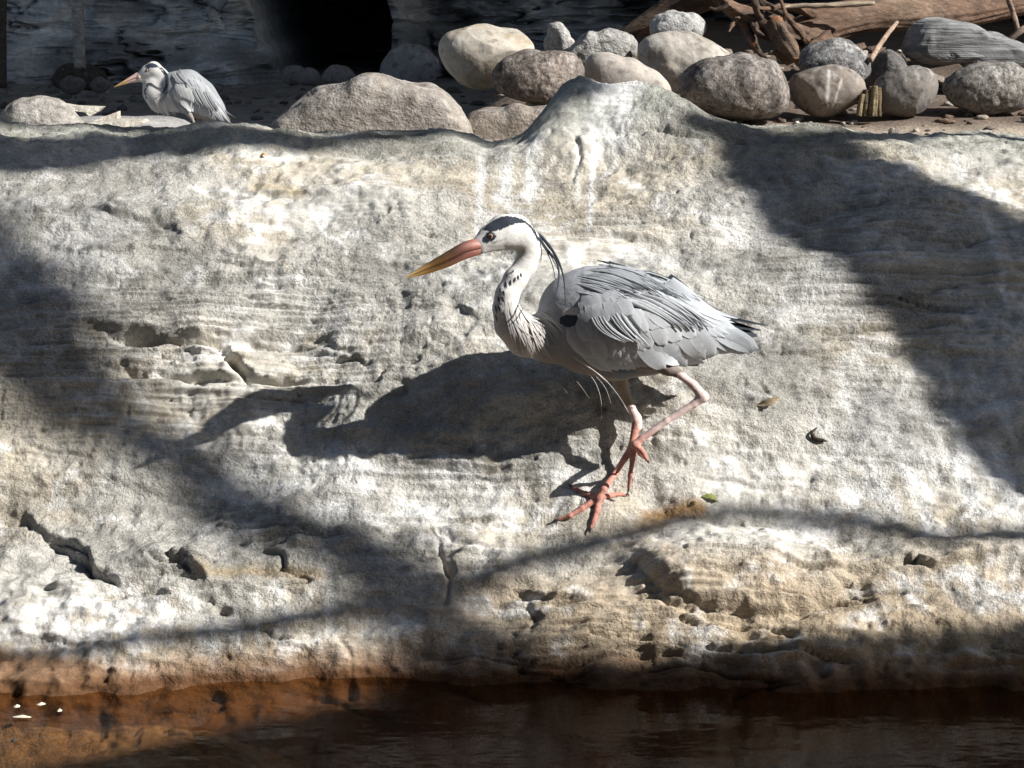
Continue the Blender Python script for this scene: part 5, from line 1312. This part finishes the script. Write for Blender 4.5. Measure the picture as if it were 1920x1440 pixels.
# ------------------------------------------------------------------ bare tree on the near shore: its limbs throw the bands of shade
def sunward(u, v, dist, back=None):
    p, n = on_bank(u, v)
    return p - SUN_D * dist
tree = thing('bare_tree', (6.2, -3.2, 0.2), 'big bare tree leaning over the pond from the near shore', 'tree')
tb = np.array([6.2, -3.2, 0.1])
BK = (0.16, 0.13, 0.10)
wood('trunk', [tb, tb + [0, 0.05, 1.2], tb + [-0.2, 0.3, 2.6], tb + [-0.3, 0.7, 4.2], tb + [-0.2, 1.0, 6.0], tb + [0.1, 1.2, 8.0]], [0.42, 0.34, 0.30, 0.25, 0.18, 0.08], BK, M_BARK, tree, 70, 24, 0.08, 0.04)
def limb(pts, dist, rpx, sd_, root_h, extra=None):
    """a limb whose shade falls on the bank along the given course"""
    P = [sunward(u, v, d) for (u, v), d in zip(pts, dist if hasattr(dist, '__len__') else [dist] * len(pts))]
    R_ = [r * S1 for r in (rpx if hasattr(rpx, '__len__') else [rpx] * len(pts))]
    if root_h is not None and root_h < 1.5:
        P += [P[-1] + np.array([0.5, -0.5, -0.9]), P[-1] + np.array([0.3, -1.2, -2.2])]; R_ += [R_[-1], R_[-1]]
    if root_h is not None:
        rt = tb + np.array([-0.25, 0.5 + 0.1 * root_h, root_h])
        last = P[-1]; m1 = last * 0.6 + rt * 0.4 + np.array([0, 0, 0.15])
        P += [m1, rt]; R_ += [R_[-1] * 1.1, R_[-1] * 1.3]
    wood('limb', P, R_, BK, M_BARK, tree, sd_, 16, 0.10, 0.05)
limb([(1385, 235), (1470, 285), (1600, 355), (1800, 535), (2020, 745), (2350, 1030), (2950, 1270)], 3.6, [50, 105, 140, 142, 145, 150, 150], 71, 3.6)
limb([(1285, 222), (1340, 235), (1500, 262), (1640, 256), (1760, 250), (1900, 262), (2060, 420), (2180, 800)], 3.7, [24, 42, 52, 44, 36, 30, 40, 50], 72, None)
limb([(-250, 330), (-60, 490), (50, 610), (130, 715), (210, 785), (292, 830), (354, 862), (420, 915), (520, 975), (625, 1010), (710, 1060), (790, 1140), (860, 1210), (980, 1340)], 8.0, [100, 100, 94, 78, 66, 58, 56, 56, 58, 58, 62, 68, 76, 90], 73, 1.2)
limb([(-200, 1230), (150, 1222), (400, 1185), (620, 1150), (830, 1110), (1000, 1045), (1170, 1005), (1320, 968), (1470, 962), (1620, 978), (1760, 1008), (1950, 1010), (2300, 1000), (2950, 1200)], 4.8, [18, 22, 26, 28, 30, 28, 26, 24, 24, 26, 28, 32, 40, 45], 74, 4.2)
limb([(-250, 1500), (100, 1462), (330, 1436), (540, 1405), (760, 1375), (950, 1352), (1150, 1352), (1420, 1322), (1700, 1298), (2100, 1290), (2950, 1340)], 4.2, [60, 58, 62, 72, 85, 100, 104, 118, 125, 135, 140], 75, 3.2)
def crest_v(u):
    for v in range(150, 330, 2):
        if BANK_BVH.ray_cast(Vector(CAM), Vector(ray(u, v)).normalized())[0] is not None: return v
    return 240
ca, cb, ra, rb = [], [], [], []
for u, lo in ((-420, 380), (-200, 370), (-60, 355), (90, 335), (230, 308), (330, 290), (480, 284), (600, 284), (700, 268), (800, 256), (890, 246), (960, 240)):
    vc = crest_v(u); th = max(lo - vc, 8)
    p, n = on_bank(u, vc + 0.5 * th); ca.append(p - SUN_D * 4.6); ra.append((0.75 * th + 14) * S1)
    p, n = on_bank(u, vc + 2); cb.append(p + np.array([0, 0.07, 0]) - SUN_D * 4.9); rb.append(0.075 if u < 850 else 0.05)
wood('limb', ca, ra, BK, M_BARK, tree, 76, 16, 0.10, 0.05)
wood('limb', cb, rb, BK, M_BARK, tree, 77, 16, 0.12, 0.06)

# ------------------------------------------------------------------ added unseen shelter behind the camera; its bulk keeps sky light off the bank
sh = thing('sky_blocking_shelter', (-2.0, -3.2, 0.2), 'added unseen timber shelter with a flat roof, keeping sky light off the bank', 'shelter')
def box(name, a, b_, col, parent):
    (x0, y0, z0), (x1, y1, z1) = a, b_
    v = np.array([(x, y, z) for x in (x0, x1) for y in (y0, y1) for z in (z0, z1)])
    q = np.array([(0, 1, 3, 2), (4, 6, 7, 5), (0, 4, 5, 1), (2, 3, 7, 6), (0, 2, 6, 4), (1, 5, 7, 3)])
    return obj(name, mesh_np(name, v, q, np.ones((8, 3)) * c3(*col), False), M_BARK, parent)
TB = (0.07, 0.055, 0.042)
for k in range(40):
    box('plank', (-10.0 + 0.4 * k, -5.2 - 0.01 * (k % 2), 0.0), (-9.61 + 0.4 * k, -5.12, 4.3), TB, sh)
box('roof', (-10.3, -5.6, 4.3), (6.4, -0.9, 4.5), TB, sh)
for x in (-9.8, -5.0, 0.9, 5.9): box('post', (x, -1.3, 0.0), (x + 0.2, -1.1, 4.3), TB, sh)
